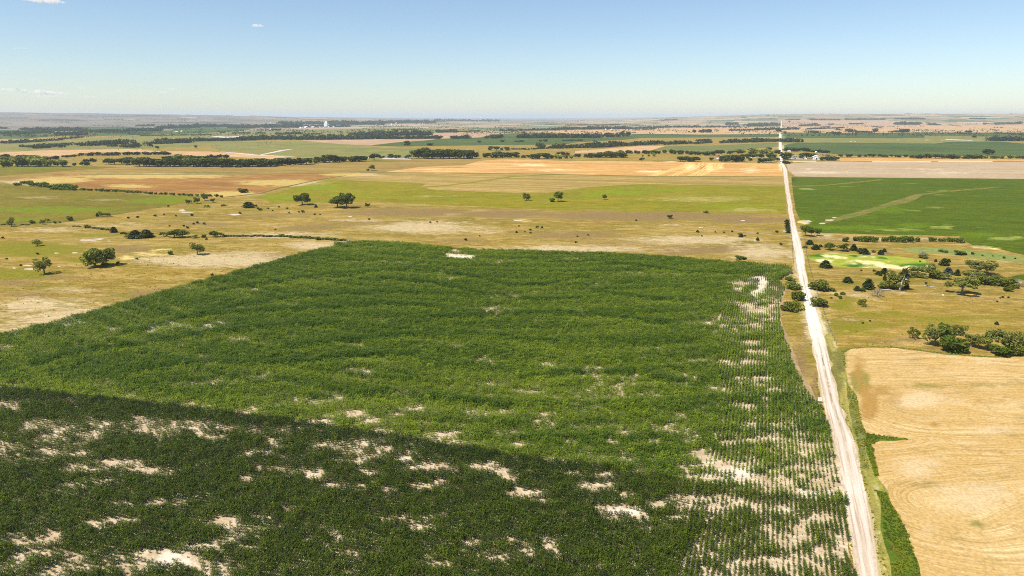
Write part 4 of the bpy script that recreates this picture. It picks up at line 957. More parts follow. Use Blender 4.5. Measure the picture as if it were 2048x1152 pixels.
    tone = np.clip(np.where(low, tone - 0.22 * near_seam, tone + 0.38 * near_seam), 0, 1)
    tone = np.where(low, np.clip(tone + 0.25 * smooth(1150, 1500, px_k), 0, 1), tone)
    P = np.stack([x + jx, y + jy, height(x, y)], -1)
    rz = np.full(len(x), ang + (math.pi / 2 if rotated else 0)) + np.where(q.uniform(0, 1, len(x)) < .5, 0, math.pi)
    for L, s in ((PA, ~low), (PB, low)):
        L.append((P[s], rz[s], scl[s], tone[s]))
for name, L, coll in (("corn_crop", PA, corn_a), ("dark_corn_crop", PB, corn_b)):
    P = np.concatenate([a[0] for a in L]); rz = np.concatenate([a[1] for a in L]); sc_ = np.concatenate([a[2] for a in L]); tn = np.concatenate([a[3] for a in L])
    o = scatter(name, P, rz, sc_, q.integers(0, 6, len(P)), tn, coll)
    print(name, len(P))
    tag(o, "dense green corn filling the big field left of the dirt road" if name == "corn_crop" else "darker patchy corn across the near end of the field", "corn")

# ---- grass and weeds
GM = leaf_mat("green_grass_blade", (0.11, 0.155, 0.012), (0.22, 0.26, 0.03), ((0.7, 0.8, 0.8), (2.6, 1.7, 1.6)), trans=0.25)
grass = variants("grass_tuft", lambda i: tuft(80 + i), GM, 5)
def fill(name, outlines, per_m2, hs, tone, label, seed, jit=0.0):
    q = np.random.default_rng(seed)
    Ps = []
    for poly in outlines:
        d = densify(poly, 20); w = unproj([p[0] for p in d], [p[1] for p in d])[:, :2]
        lo, hi = w.min(0), w.max(0)
        n = int((hi - lo).prod() * per_m2)
        x = q.uniform(lo[0], hi[0], n); y = q.uniform(lo[1], hi[1], n)
        k = inside(w, x, y) & (fbm(x / 3.0, y / 3.0, seed, 3) > 0.30)
        Ps.append(np.stack([x[k], y[k], height(x[k], y[k])], -1))
    P = np.concatenate(Ps)
    n = len(P)
    tn = np.clip(tone + (fbm(P[:, 0] / 4, P[:, 1] / 4, seed + 3, 3) - .5) * 1.2 + q.normal(0, .12, n), 0, 1)
    o = scatter(name, P, q.uniform(0, 6.28, n), q.uniform(hs[0], hs[1], n), q.integers(0, 5, n), tn, grass)
    tag(o, label, "grass")
    print(name, n)
fill("ditch_grass", [[(1749,981),(1772,985),(1791,1020),(1818,1072),(1841,1152),(1890,1330),(1815,1330),(1786,1152),(1770,1090),(1765,1040),(1763,1005)],
                     [(1735,866),(1745,869),(1775,873),(1819,879.5),(1790,882),(1760,881),(1746,890),(1751,925),(1757,951),(1748,953),(1742,930),(1734,905),(1729,885)]],
     6.0, (0.2, 0.55), 0.15, "rank green grass in the ditch beside the harvested field", 301)
fill("ditch_weeds", [[(1690,758),(1700,775),(1712,790),(1726,850),(1735,875),(1730,900),(1742,940),(1727,938),(1715,890),(1701,830)],
                     [(1683,702),(1700,696),(1740,692.6),(1790,693.5),(1830,698.5),(1900,707.5),(1990,713),(2030,709.5),(2046,700),(2048,704),(2032,712.5),(1990,715.5),(1900,710),(1830,701),(1790,696),(1740,695),(1702,698.5),(1688,705),(1692,735),(1688,735)]],
     4.0, (0.2, 0.5), 0.6, "grey green weeds along the edge of the wheat stubble", 302)
fill("verge_grass", [[(1657,720),(1668,760),(1700,850),(1714,900),(1732,960),(1737,985),(1730,985),(1712,895),(1690,825),(1660,735)],
                     [(1738,985),(1750,1040),(1765,1100),(1780,1152),(1810,1330),(1795,1330),(1764,1152),(1748,1080),(1736,990)],
                     [(1632,745),(1640,790),(1655,850),(1652,850),(1636,790),(1628,745)],
                     [(1676,965),(1690,1030),(1706,1100),(1714,1152),(1708,1152),(1692,1060),(1676,990)]],
     3.0, (0.15, 0.4), 0.5, "low green weeds fringing the pale dirt road", 303)
fill("pasture_weeds", [[(1660,545),(2048,600),(2048,700),(1690,690),(1640,620)],[(1590,740),(1625,790),(1640,800),(1628,700),(1608,620),(1575,620),(1580,690)],[(0,560),(400,480),(640,490),(300,590),(0,665)]],
     0.02, (0.3, 0.7), 0.9, "scattered weed clumps in the dry pasture", 304)
# ------------------------------------------------------------------ trees and shrubs
BARK = plain("bark", (0.17, 0.135, 0.10), 0.9, 0.25, 3.0)
DEADWOOD = plain("dead_wood", (0.50, 0.45, 0.39), 0.9, 0.2, 3.0)
GREYTWIG = plain("grey_twigs", (0.27, 0.235, 0.18), 0.9, 0.25, 3.0)
LEAF = {
 "broad": leaf_mat("broad_leaves", (0.105, 0.138, 0.016), (0.215, 0.235, 0.036), objvar=0.2),
 "light": leaf_mat("light_leaves", (0.165, 0.195, 0.026), (0.3, 0.305, 0.058), objvar=0.15),
 "pale":  leaf_mat("grey_green_leaves", (0.145, 0.160, 0.028), (0.30, 0.30, 0.075), objvar=0.15),
 "cedar": leaf_mat("cedar_sprays", (0.032, 0.048, 0.01), (0.075, 0.09, 0.022), trans=0.1, objvar=0.2),
 "bush":  leaf_mat("shrub_leaves", (0.085, 0.108, 0.012), (0.190, 0.205, 0.030), trans=0.2, objvar=0.25),
 "yellow": leaf_mat("yellow_green_leaves", (0.18, 0.185, 0.015), (0.3, 0.28, 0.03), objvar=0.15),
 "blue": leaf_mat("blue_green_needles", (0.045, 0.070, 0.050), (0.10, 0.13, 0.10), trans=0.1, objvar=0.1),
 "vivid": leaf_mat("vivid_green_leaves", (0.09, 0.138, 0.01), (0.175, 0.225, 0.02), objvar=0.2),
 "grove": leaf_mat("grove_leaves", (0.058, 0.080, 0.014), (0.130, 0.150, 0.028), objvar=0.25),
 "woods": leaf_mat("far_wood_leaves", (0.036, 0.052, 0.018), (0.075, 0.092, 0.032), objvar=0.1),
 "twig": leaf_mat("bare_twigs", (0.19, 0.165, 0.125), (0.33, 0.295, 0.235), trans=0.0, objvar=0.1),
}
def quads(C, size, q, up=0.35, aspect=(0.6, 1.1)):
    """small randomly turned leaf clumps, each a folded pair of faces"""
    n = len(C)
    d = q.normal(0, 1, (n, 3)); d[:, 2] += up; d /= np.linalg.norm(d, axis=1)[:, None]
    a = np.cross(d, q.normal(0, 1, (n, 3))); a /= np.maximum(np.linalg.norm(a, axis=1)[:, None], 1e-6)
    b = np.cross(d, a)
    s = (size * q.uniform(0.6, 1.35, n))[:, None]
    a = a * s; b = b * s * q.uniform(*aspect, n)[:, None]
    f = d * s * q.uniform(-.35, .35, n)[:, None]
    V = np.stack([C - a - b * .7, C - a * .2 - b, C + a * .9 - b * .3 + f, C + a + b * .5, C + a * .1 + b + f, C - a * .9 + b * .4], 1).reshape(-1, 3)
    i = np.arange(n)[:, None] * 6
    Fc = np.concatenate([i + np.array([[0, 1, 4, 5]]), i + np.array([[1, 2, 3, 4]])], 0)
    return V, Fc

def crown_pts(kind, q, n):
    """points through the crown of a tree one unit tall"""
    if kind == "cedar":
        t = q.uniform(0, 1, n) ** 1.5
        lump = 1 + 0.32 * np.sin(q.integers(0, 7, n) * 2.1 + t * 17)
        r = (1 - t * .92) ** 0.62 * np.minimum(1, .55 + 3 * t) * 0.33 * np.sqrt(q.uniform(0.25, 1, n)) * lump
        a = q.uniform(0, 2 * np.pi, n)
        return np.stack([r * np.cos(a), r * np.sin(a), 0.03 + 0.95 * t], 1)
    if kind in ("bush", "yellow", "hedge"):
        L = 9; ang_ = q.uniform(0, 6.28, L); rr = 0.36 * np.sqrt(q.uniform(0, 1, L))
        cx, cy, cz = rr * np.cos(ang_), rr * np.sin(ang_), q.uniform(0.22, 0.66, L); rad = q.uniform(0.17, 0.33, L)
        flat = 0.9; zmin = 0.02
    elif kind == "spread":
        L = 15; ang_ = q.uniform(0, 6.28, L); rr = 0.50 * np.sqrt(q.uniform(0.02, 1, L))
        cx, cy, cz = rr * np.cos(ang_), rr * np.sin(ang_), 0.82 - 0.42 * (rr / 0.5) ** 2 + q.normal(0, .05, L) - 0.12 * q.uniform(0, 1, L); rad = q.uniform(0.10, 0.18, L)
        flat = 0.72; zmin = 0.2
    elif kind == "willow":
        L = 14; ang_ = q.uniform(0, 6.28, L); rr = 0.40 * np.sqrt(q.uniform(0.02, 1, L))
        cx, cy, cz = rr * np.cos(ang_), rr * np.sin(ang_), q.uniform(0.28, 0.84, L) - 0.15 * rr; rad = q.uniform(0.13, 0.22, L)
        flat = 1.0; zmin = 0.08
    elif kind == "belt":
        L = 9; ang_ = q.uniform(0, 6.28, L); rr = 0.26 * np.sqrt(q.uniform(0, 1, L))
        cx, cy, cz = rr * np.cos(ang_), rr * np.sin(ang_), q.uniform(0.30, 0.84, L); rad = q.uniform(0.16, 0.25, L)
        flat = 1.1; zmin = 0.08
    else:
        L = 14; ang_ = q.uniform(0, 6.28, L); rr = 0.36 * np.sqrt(q.uniform(0.0, 1, L))
        cx, cy, cz = rr * np.cos(ang_), rr * np.sin(ang_), q.uniform(0.40, 0.86, L) - 0.10 * rr; rad = q.uniform(0.12, 0.22, L)
        flat = 0.9; zmin = 0.18
    k = q.integers(0, L, n)
    d = q.normal(0, 1, (n, 3)); d /= np.linalg.norm(d, axis=1)[:, None]
    rads = rad[k] * q.uniform(0.35, 1.0, n) ** 0.45
    P = np.stack([cx[k], cy[k], cz[k]], 1) + d * rads[:, None] * np.array([1, 1, flat])
    crown_pts.lobes = np.stack([cx, cy, cz], 1)
    P = P[P[:, 2] > zmin]
    P[:, 2] = np.minimum(P[:, 2], 0.985 + 0.03 * (P[:, 2] - 1))
    return P

def limbs(q, lobes, top=0.5, rad=0.030, lean=0.0, n=8):
    m = MB()
    kx, ky = q.normal(0, .02) + lean, q.normal(0, .02)
    base = [(0, 0, -0.03), (kx * .4, ky * .4, top * .35), (kx, ky, top * .7), (kx * 1.6, ky * 1.6, top)]
    m.tube(base, [rad * 1.3, rad, rad * .85, rad * .6], 7)
    for i in range(min(n, len(lobes))):
        e = lobes[i]; t = q.uniform(.35, .9)
        s = Vector(base[1]).lerp(Vector(base[3]), t)
        mid = s.lerp(Vector(e), .5) + Vector((q.normal(0, .03), q.normal(0, .03), -0.03))
        m.tube([s, mid, Vector(e)], [rad * .55, rad * .35, rad * .14], 5)
    return m

PROTO = {}
def make_proto(key, kind, leaf, n, size, seed, trunk=True, top=0.5, rad=0.03, tmat=None, lean=0.0):
    q = np.random.default_rng(seed)
    C = crown_pts(kind, q, n)
    V, Fc = quads(C, size, q)
    clump = vnoise(C[:, 0] * 7 + seed, C[:, 2] * 7 + C[:, 1] * 5, seed)
    tint = np.clip(0.15 + 0.6 * clump + q.normal(0, .18, len(C)), 0, 1)
    cm = mesh_from(key + "_crown", V, Fc, LEAF[leaf], False, fattr={"tint": np.concatenate([tint, tint])})
    tm = None
    if trunk:
        m = limbs(q, crown_pts.lobes if kind != "cedar" else np.zeros((0, 3)), top, rad, lean)
        tm = mesh_from(key + "_trunk", m.v, m.f, tmat or BARK, False)
    PROTO.setdefault(key, []).append((cm, tm))
for s in range(3): make_proto("round", "round", "broad", 1500, .040, 100 + s, top=.55)
for s in range(2): make_proto("willow", "willow", "light", 1700, .034, 110 + s, top=.5, rad=.04)
for s in range(3): make_proto("pale", "round", "pale", 1100, .036, 120 + s, top=.62, rad=.034)
for s in range(2): make_proto("spread", "spread", "pale", 1500, .034, 130 + s, top=.5, rad=.036)
for s in range(2): make_proto("spreadgreen", "spread", "broad", 1500, .036, 135 + s, top=.5, rad=.034)
for s in range(3): make_proto("cedar", "cedar", "cedar", 900, .055, 140 + s, top=.6, rad=.02)
for s in range(3): make_proto("bush", "bush", "bush", 1000, .055, 150 + s, top=.3, rad=.03)
for s in range(2): make_proto("vividbush", "bush", "vivid", 1000, .055, 155 + s, top=.3, rad=.03)
make_proto("vividtree", "round", "vivid", 1500, .042, 158, top=.5)
make_proto("yellow", "bush", "yellow", 900, .05, 160, top=.3)
make_proto("blue", "cedar", "blue", 900, .05, 165, top=.6, rad=.02)
for s in range(2): make_proto("grey", "spread", "twig", 420, .030, 170 + s, top=.5, rad=.036, tmat=GREYTWIG)
for s in range(4): make_proto("belt", "belt", "grove", 300, .085, 180 + s, trunk=True, top=.4, rad=.03)
for s in range(3): make_proto("beltlight", "belt", "light", 300, .085, 190 + s, trunk=True, top=.4, rad=.03)
for s in range(3): make_proto("beltdark", "bush", "cedar", 260, .10, 195 + s, trunk=True, top=.3, rad=.03)
for s in range(2): make_proto("dot", "bush", "cedar", 120, .13, 205 + s, trunk=True, top=.3, rad=.03)

def snag_mesh(seed, leafy=False):
    q = random.Random(seed)
    m = MB()
    m.tube([(0, 0, -.03), (.03, 0, .22), (.06, .01, .42), (.13, .01, .62), (.17, 0, .86)], [.055, .042, .036, .028, .010], 8)
    m.tube([(.06, .01, .40), (.20, .02, .50), (.33, .03, .62), (.42, .03, .78)], [.030, .024, .016, .005], 6)
    m.tube([(.20, .02, .50), (.30, -.03, .52), (.38, -.05, .60)], [.016, .010, .004], 5)
    m.tube([(.13, .01, .62), (.04, .03, .74), (-.02, .03, .86)], [.018, .012, .004], 5)
    m.tube([(.15, .0, .74), (.23, -.02, .84), (.25, -.02, .95)], [.012, .008, .003], 5)
    m.tube([(0, 0, -.02), (-.08, -.03, -.03)], [.045, .010], 5); m.tube([(0, 0, -.02), (.09, -.04, -.03)], [.045, .010], 5)
    return m

def tree(name, px, py, hpx, wpx, key, label, cat, group=None, var=None, seed=None):
    p = at(px, py); d = depth_at(p)
    h = hpx * d / F * 1.04; w = wpx * d / F * (0.85 if py > 640 else 1.0)
    q = random.Random(int(px * 131 + py * 17))
    cm, tm = PROTO[key][q.randrange(len(PROTO[key])) if var is None else var]
    # natural width of the crown in prototype units
    V = np.empty(len(cm.vertices) * 3, np.float32); cm.vertices.foreach_get("co", V); V = V.reshape(-1, 3)
    w0 = np.percentile(V[:, 0], 98) - np.percentile(V[:, 0], 2)
    o = empty(name, p, q.uniform(0, 6.28) if var is None else 0.0, (w / w0, w / w0, h))
    tag(o, label, cat, group)
    if tm: link("trunk", tm, o)
    link("crown", cm, o)
    return o

T = [ # px, base py, height px, width px, kind, label
 # left pasture
 (191,534,37,40,"willow","pale green willow with two crowns standing in the left pasture, its left crown"),
 (207,532,40,44,"willow","taller pale green willow crown beside its twin in the left pasture"),
 (89,548,34,27,"pale","sparse grey green tree beside the white chalk patches in the left pasture"),
 (395,510,24,20,"pale","lone slim open tree on the dry grass above the corn's left edge"),
 (75,492,13,17,"pale","small round tree with a clear trunk above the white chalk streak"),
 (23,453,19,14,"pale","thin ragged tree standing at the left meadow's lower edge"),
 (140,441,11,10,"bush","dark round bush standing alone below the left green meadow"),
 (202,434,12,11,"pale","taller of three small trees along the left meadow's lower edge"),
 (215,434,9,10,"pale","small tree right of the taller one on the left meadow's lower edge"),
 (195,433,7,5,"cedar","small narrow tree left of the taller one on the meadow edge"),
 (65,447,8,9,"bush","small dark bush left of a pair of round trees by the left meadow"),
 (85,449,11,10,"spreadgreen","left tree of a pair of small round trees under the left meadow"),
 (95,445,9,10,"spreadgreen","right tree of a pair of small round trees under the left meadow"),
 (175,456,8,12,"bush","dark dome shaped bush at the left end of the creek hedge"),
 (228,465,11,11,"cedar","dark pointed juniper at the right end of the low creek hedge"),
 (256,477,9,13,"spreadgreen","small flat topped tree left of the juniper clump by the creek"),
 (271,476,15,22,"cedar","broad dark juniper in the middle of the creek clump"),
 (293,475,15,22,"cedar","tall dark juniper at the right of the creek clump"),
 (283,477,11,18,"bush","dark shrub wedged between two junipers of the creek clump"),
 (328,473,11,15,"spreadgreen","open tree between the juniper clump and the twin dark trees"),
 (349,475,16,22,"round","left tree of the twin dark trees by the dry creek"),
 (366,475,15,22,"round","right tree of the twin dark trees by the dry creek"),
 (390,476,7,13,"pale","low grey green bush right of the twin dark trees"),
 (407,475,7,9,"bush","small round dark bush left of the flat topped creek trees"),
 (428,474,12,15,"round","left of two joined dark trees at the start of the long hedge"),
 (441,474,11,14,"spreadgreen","right of two joined dark trees at the start of the long hedge"),
 (210,532,8,12,"bush","dark bush at the foot of the big willow"),
 (342,509,9,9,"bush","small dark bush in the dry pasture left of the lone slim tree"),
 (236,527,5,7,"bush","tiny dark bush right of the big willow"),
 (486,385,10,17,"bush","isolated dark round tree on the orange stubble"),
 (497,415,11,19,"cedar","spreading dark juniper clump in the pasture under the orange stubble"),
 (394,407,13,10,"round","tall narrow crowned tree by the small dry pond"),
 (410,401,11,10,"round","dark tree behind the small dry pond"),
 (426,405,8,8,"round","small round tree right of the dry pond"),
 (377,408,9,9,"round","dark leaning tree left of the dry pond"),
 (384,408,10,8,"grey","bare greyish tree left of the dry pond"),
 (414,416,7,11,"spreadgreen","small umbrella shaped tree below the dry pond"),
 (448,412,4,11,"bush","low dark shrubs right of the dry pond"),
 (605,410,24,26,"round","lone dark leafy tree on the green hay meadow"),
 (675,415,22,27,"round","left tree of the dark leafy pair on the hay meadow"),
 (694,416,29,29,"round","right and taller tree of the dark leafy pair on the hay meadow"),
 (735,414,8,9,"round","small dark tree right of the leafy pair on the meadow"),
 (574,418,4,5,"bush","small shrub below the hay meadow's left end"),
 (632,415,5,6,"cedar","small dark shrub between the lone tree and the leafy pair"),
 (744,341,11,11,"round","leafy tree standing on the brown grass above the striped stubble"),
 (736,342,5,5,"bush","small bush beside the leafy tree above the striped stubble"),
 (678,490,8,13,"bush","dark shrub at the left corner of the corn's top edge"),
 (636,480,8,9,"bush","small round shrub standing up from the long dark hedge"),
 (1053,401,16,14,"willow","left of the small green trees in line across the hay meadow"),
 (1116,403,19,16,"round","two stemmed dark tree with a low bush beside it on the hay meadow"),
 (1104,403,8,12,"vividbush","low green bush under the two stemmed tree on the hay meadow"),
 (1209,399,10,8,"round","small dark tree alone on the right half of the hay meadow"),
 (1339,437,8,9,"round","small dark tree on brown pasture left of the road"),
 (1413,426,5,11,"bush","low dark shrub at the lower edge of the hay meadow"),
 (1033,502,5,9,"bush","little dark bush on the corn's top edge in the middle"),
 (1064,503,4,4,"bush","tiny dark stub of a bush on the corn's top edge"),
 (1482,525,14,19,"round","round dark tree just beyond the corn's top right edge"),
 (1482,474,7,8,"cedar","larger dark juniper in the pasture left of the pale road"),
 (1515,481,6,6,"cedar","dark juniper with a chalk patch at its foot left of the road"),
 # right of the road
 (1610,472,20,16,"vividtree","leftmost green tree of the clump right of the road under the soybeans"),
 (1622,473,18,18,"vividtree","middle green tree of the clump right of the road under the soybeans"),
 (1634,472,15,14,"vividtree","rightmost green tree of the clump right of the road under the soybeans"),
 (1691,484,11,9,"vividbush","lone green bush below the soybean field's edge"),
 (1709,482,11,11,"vividbush","first bush at the left end of the hedge under the soybeans"),
 (1619,489,9,12,"cedar","dark juniper closest to the road under the roadside clump"),
 (1610,496,6,9,"bush","low dark shrub at the road's right shoulder under the clump"),
 (1631,499,10,13,"cedar","dark juniper right of the low roadside shrub"),
 (1641,494,5,7,"cedar","small juniper between two bigger ones under the soybeans"),
 (1659,500,14,18,"round","dark round tree in the row of junipers under the soybeans"),
 (1686,502,15,19,"round","second dark round tree in the row of junipers under the soybeans"),
 (1707,501,12,12,"cedar","conical juniper above the yellowed crop patch"),
 (1720,504,8,10,"cedar","small juniper pressed against a larger one above the yellowed patch"),
 (1728,508,11,17,"cedar","wide dark juniper touching the top of the yellowed patch"),
 (1747,505,6,7,"bush","small dark shrub above the yellowed patch"),
 (1761,509,9,10,"cedar","juniper beside brown brush above the yellowed patch"),
 (1768,505,8,8,"cedar","dark juniper behind the brown brush above the yellowed patch"),
 (1775,508,5,14,"grey","brown bare brush beside a juniper above the yellowed patch"),
 (1651,535,14,19,"cedar","spiky dark juniper at the left tip of the yellowed patch"),
 (1847,516,14,16,"grey","bush with bare pale twigs above and dark foot, right of the yellowed patch"),
 (1847,516,8,15,"bush","dark foot of the twiggy bush right of the yellowed patch"),
 (1888,531,14,15,"cedar","dark juniper standing alone left of the big domed tree"),
 (1897,524,6,7,"cedar","small juniper at the shoulder of a larger one left of the domed tree"),
 (1871,524,6,5,"cedar","small juniper left of the lone dark juniper"),
 (1882,504,6,8,"vividbush","small green bush on the pale reeds, left of a bigger one"),
 (1918,509,10,16,"vividbush","round green bush on the pale reeds"),
 (1892,505,5,8,"vividbush","low green bush in the middle of the pale reeds"),
 (1931,509,4,6,"vividbush","tiny green bush right of the round one on the reeds"),
 (1959,548,29,46,"pale","wide domed tree with pale bare lower limbs"),
 (1896,548,13,15,"blue","blue green spruce left of the wide domed tree"),
 (1914,551,12,10,"cedar","dark narrow cedar right of the blue green spruce"),
 (1835,549,17,24,"pale","pale airy tree right of the white trunked snag"),
 (1860,556,29,26,"pale","tall greyish tree in the creek thicket right of the snag"),
 (1874,557,18,24,"bush","dark understory bush in the creek thicket"),
 (1888,558,13,20,"pale","grey green bush at the right end of the creek thicket"),
 (1808,553,9,18,"bush","left part of the low dark hedge behind the snag"),
 (1824,554,9,20,"bush","middle part of the low dark hedge behind the snag"),
 (1842,555,9,20,"bush","right part of the low dark hedge behind the snag"),
 (1768,548,12,12,"cedar","dark juniper at the lower edge of the yellowed patch"),
 (1756,549,7,10,"cedar","smaller juniper left of the one under the yellowed patch"),
 (1761,552,5,5,"cedar","tiny juniper in front of the pair under the yellowed patch"),
 (1769,560,11,6,"cedar","thin leaning cedar above the dark bush by the snag"),
 (1776,577,16,26,"bush","dark bush left of the white trunked snag"),
 (1791,578,34,30,"pale","grey green tree directly behind the white trunked snag"),
 (1813,577,10,8,"cedar","small dark cedar right of the snag's trunk"),
 (1736,578,20,18,"cedar","dark conical juniper left of the fallen log"),
 (1714,581,9,11,"cedar","small juniper of a low pair in the right pasture, left one"),
 (1723,582,8,11,"bush","small bush of a low pair in the right pasture, right one"),
 (1754,594,20,21,"grey","bare grey twiggy bush in front of the fallen log"),
 (1695,565,11,16,"cedar","flat dark juniper alone below the yellowed patch"),
 (1637,580,23,28,"bush","large dark round bush on the road's right shoulder"),
 (1632,580,9,14,"vividbush","low green bush at the foot of the large roadside bush"),
 (1638,612,20,23,"bush","round dark bush on the road's right shoulder, lower one"),
 (1724,611,15,18,"yellow","yellow green bush alone in the right pasture"),
 (1663,582,7,11,"bush","small bush right of the large roadside bush"),
 (1672,592,8,8,"vividbush","left of three little green bushes near the roadside"),
 (1685,590,8,7,"vividbush","right of three little green bushes near the roadside"),
 (1680,597,7,8,"vividbush","lower of three little green bushes near the roadside"),
 (1662,597,4,4,"bush","tiny bush left of three little green bushes"),
 (1579,561,9,16,"vividbush","yellow green shrub at the top of the roadside thicket beside the corn"),
 (1587,578,17,26,"bush","big dark bush of the thicket between corn and road, upper one"),
 (1594,600,22,24,"bush","big grey green bush of the thicket between corn and road, middle one"),
 (1578,621,19,29,"bush","big dark bush of the thicket between corn and road, lower left one"),
 (1594,620,22,24,"yellow","yellowish bush of the thicket between corn and road, lower right one"),
 (1924,589,40,50,"spread","big spreading tree with pale limbs in the right pasture"),
 (1960,568,20,32,"bush","left part of the dark thicket behind the big spreading tree"),
 (1977,568,18,28,"bush","right part of the dark thicket behind the big spreading tree"),
 (1944,560,20,34,"pale","grey green tree behind the big spreading tree"),
 (1996,565,16,20,"pale","grey green tree right of the dark thicket"),
 (2011,572,18,26,"bush","round dark tree at the right end of the creek trees"),
 (2033,571,16,20,"grey","bare grey brown tree at the right edge of the creek trees"),
 (2032,577,8,8,"bush","small dark bush under the bare grey brown tree"),
 (2012,582,8,14,"vividbush","small green bush alone at the right, above the stubble trees"),
 (1825,676,24,28,"spreadgreen","small umbrella tree at the left of the trees above the stubble"),
 (1869,691,43,40,"pale","tall leaning tree left of the round bush above the stubble"),
 (1888,688,40,30,"vividtree","bright green tree behind the round dark bush"),
 (1908,682,34,30,"pale","airy tree behind the round dark bush on its right"),
 (1903,701,36,44,"vividbush","big round dark green bush in front above the stubble"),
 (1941,693,28,26,"pale","open tree with bare lower stem right of the round bush"),
 (1956,696,24,22,"pale","thin grey tree between two bigger ones above the stubble"),
 (1972,700,46,36,"pale","tall ragged tree with pale broken top above the stubble"),
 (2010,706,50,50,"pale","massive grey green tree at the right end above the stubble"),
 (2026,708,36,40,"bush","dark lower mass of the right end tree above the stubble"),
 (1998,709,24,34,"vividbush","green bush spilling left of the massive right end tree"),
 (2046,690,22,22,"bush","dark bush at the very right edge above the stubble"),
 (1993,649,6,8,"cedar","tiny juniper alone above the trees by the stubble"),
]
for i, (px, py, h, w, key, label) in enumerate(T):
    nm, cat = {"round": ("leafy_tree", "tree"), "willow": ("willow_tree", "tree"), "pale": ("open_tree", "tree"), "spread": ("spreading_tree", "tree"), "spreadgreen": ("umbrella_tree", "tree"),
               "cedar": ("juniper", "juniper"), "bush": ("shrub", "bush"), "vividbush": ("green_shrub", "bush"), "vividtree": ("green_tree", "tree"), "yellow": ("yellow_shrub", "bush"), "blue": ("spruce", "tree"), "grey": ("bare_bush", "bush")}[key]
    tree(nm, px, py, h, w, key, label, cat)

# ---- small junipers dotted over the pastures, alike but for their place
DOTS = {
 "small dark juniper dotting the dry pasture left of the corn": [(257,437),(275,436),(310,433),(328,430),(352,433),(384,432),(367,453),(374,455),(409,449),(480,428),(336,414),(375,457),(387,449),(395,447),(339,453),(13,519),(42,532),(75,509),(6,477),(274,519),(512,413),(515,418),(519,421),(523,420),(536,418),(545,422),(558,415),(578,427),(598,425),(606,425),(629,430),(640,430),(738,440),(551,460),(413,480),(120,446),(110,447)],
 "small dark juniper dotting the tan pasture above the corn": [(861,446),(874,445),(959,473),(931,481),(1038,453),(1050,464),(1061,461),(1074,456),(1084,456),(1033,466),(1061,467),(1155,474),(1176,471),(1152,486),(1395,465),(1431,465),(1448,466),(1464,464),(1404,473),(1490,473),(1515,468),(1477,469),(1553,465),(1562,490),(968,500),(1273,442),(470,545),(424,551)],
 "small dark juniper in the right hand pasture": [(2000,597),(2005,596),(2017,596),(1994,604),(1655,642),(1725,647),(1740,643),(1852,568),(1927,566),(1840,524),(1860,552),(1722,542),(1748,543)],
 "small shrub on the bank below the pale reeds": [(1965,512),(1985,513),(2008,517),(2030,518),(1945,509)],
}
for lab, L in DOTS.items():
    for (px, py) in L:
        q = random.Random(int(px * 7 + py))
        big = q.uniform(0.7, 1.35)
        tree("small_juniper", px, py, 4.2 * big, 4.6 * big, "dot", lab, "juniper", lab.replace("small dark juniper", "small junipers").replace("small shrub", "small shrubs"))
for i, y in enumerate((444, 448.5, 453, 457, 461.5, 466)):
    tree("fence_juniper", 1573.5 + i * 0.6, y, 5, 8, "cedar", "dark juniper growing in the fence line left of the road", "juniper", "junipers in the roadside fence line")

# ---- hedges: rows of separate small trees
def row(x0, y0, x1, y1, h, key, label, group, name, step=None, rag=1.0, cat="tree", wr=0.85):
    st = step or max(4.0, h * 0.62)
    n = max(1, int(round(math.hypot(x1 - x0, y1 - y0) / st)))
    q = random.Random(int(x0 * 13 + y0 * 7 + h))
    for i in range(n):
        t = (i + 0.5 + q.uniform(-.3, .3) * rag) / n
        px = x0 + (x1 - x0) * t; py = y0 + (y1 - y0) * t + q.uniform(-.6, .3) * rag
        hh = h * q.uniform(0.78, 1.12)
        small(name, px, py, hh, hh * wr * q.uniform(.85, 1.3), key, label, cat, group, q)

def small(name, px, py, h, w, key, label, cat, group, q):
    """a tree too small in the picture to show its parts: crown and stem in one mesh"""
    p = at(px, py); d = depth_at(p)
    v = q.randrange(len(PROTO[key]))
    me = joined(key, v)
    o = link(name, me, None, [float(c) for c in p])
    o.rotation_euler = (0, 0, q.uniform(0, 6.28))
    s = d / F
    o.scale = (w * s / JW[(key, v)], w * s / JW[(key, v)], h * s * 1.03)
    tag(o, label, cat, group)
    return o
JM, JW = {}, {}
def joined(key, v):
    if (key, v) in JM: return JM[(key, v)]
    cm, tm = PROTO[key][v]
    def arr(me):
        V = np.empty(len(me.vertices) * 3, np.float32); me.vertices.foreach_get("co", V)
        return V.reshape(-1, 3), [tuple(p.vertices) for p in me.polygons]
    V, Fc = arr(cm); tn = np.empty(len(Fc), np.float32); cm.attributes["tint"].data.foreach_get("value", tn)
    W_, Fb = arr(tm)
    me = mesh_from(key, np.concatenate([V, W_]), Fc + [tuple(i + len(V) for i in f) for f in Fb], [cm.materials[0], tm.materials[0]], False,
                   [0] * len(Fc) + [1] * len(Fb), {"tint": np.concatenate([tn, np.zeros(len(Fb))])})
    JM[(key, v)] = me; JW[(key, v)] = float(np.percentile(V[:, 0], 98) - np.percentile(V[:, 0], 2))
    return me

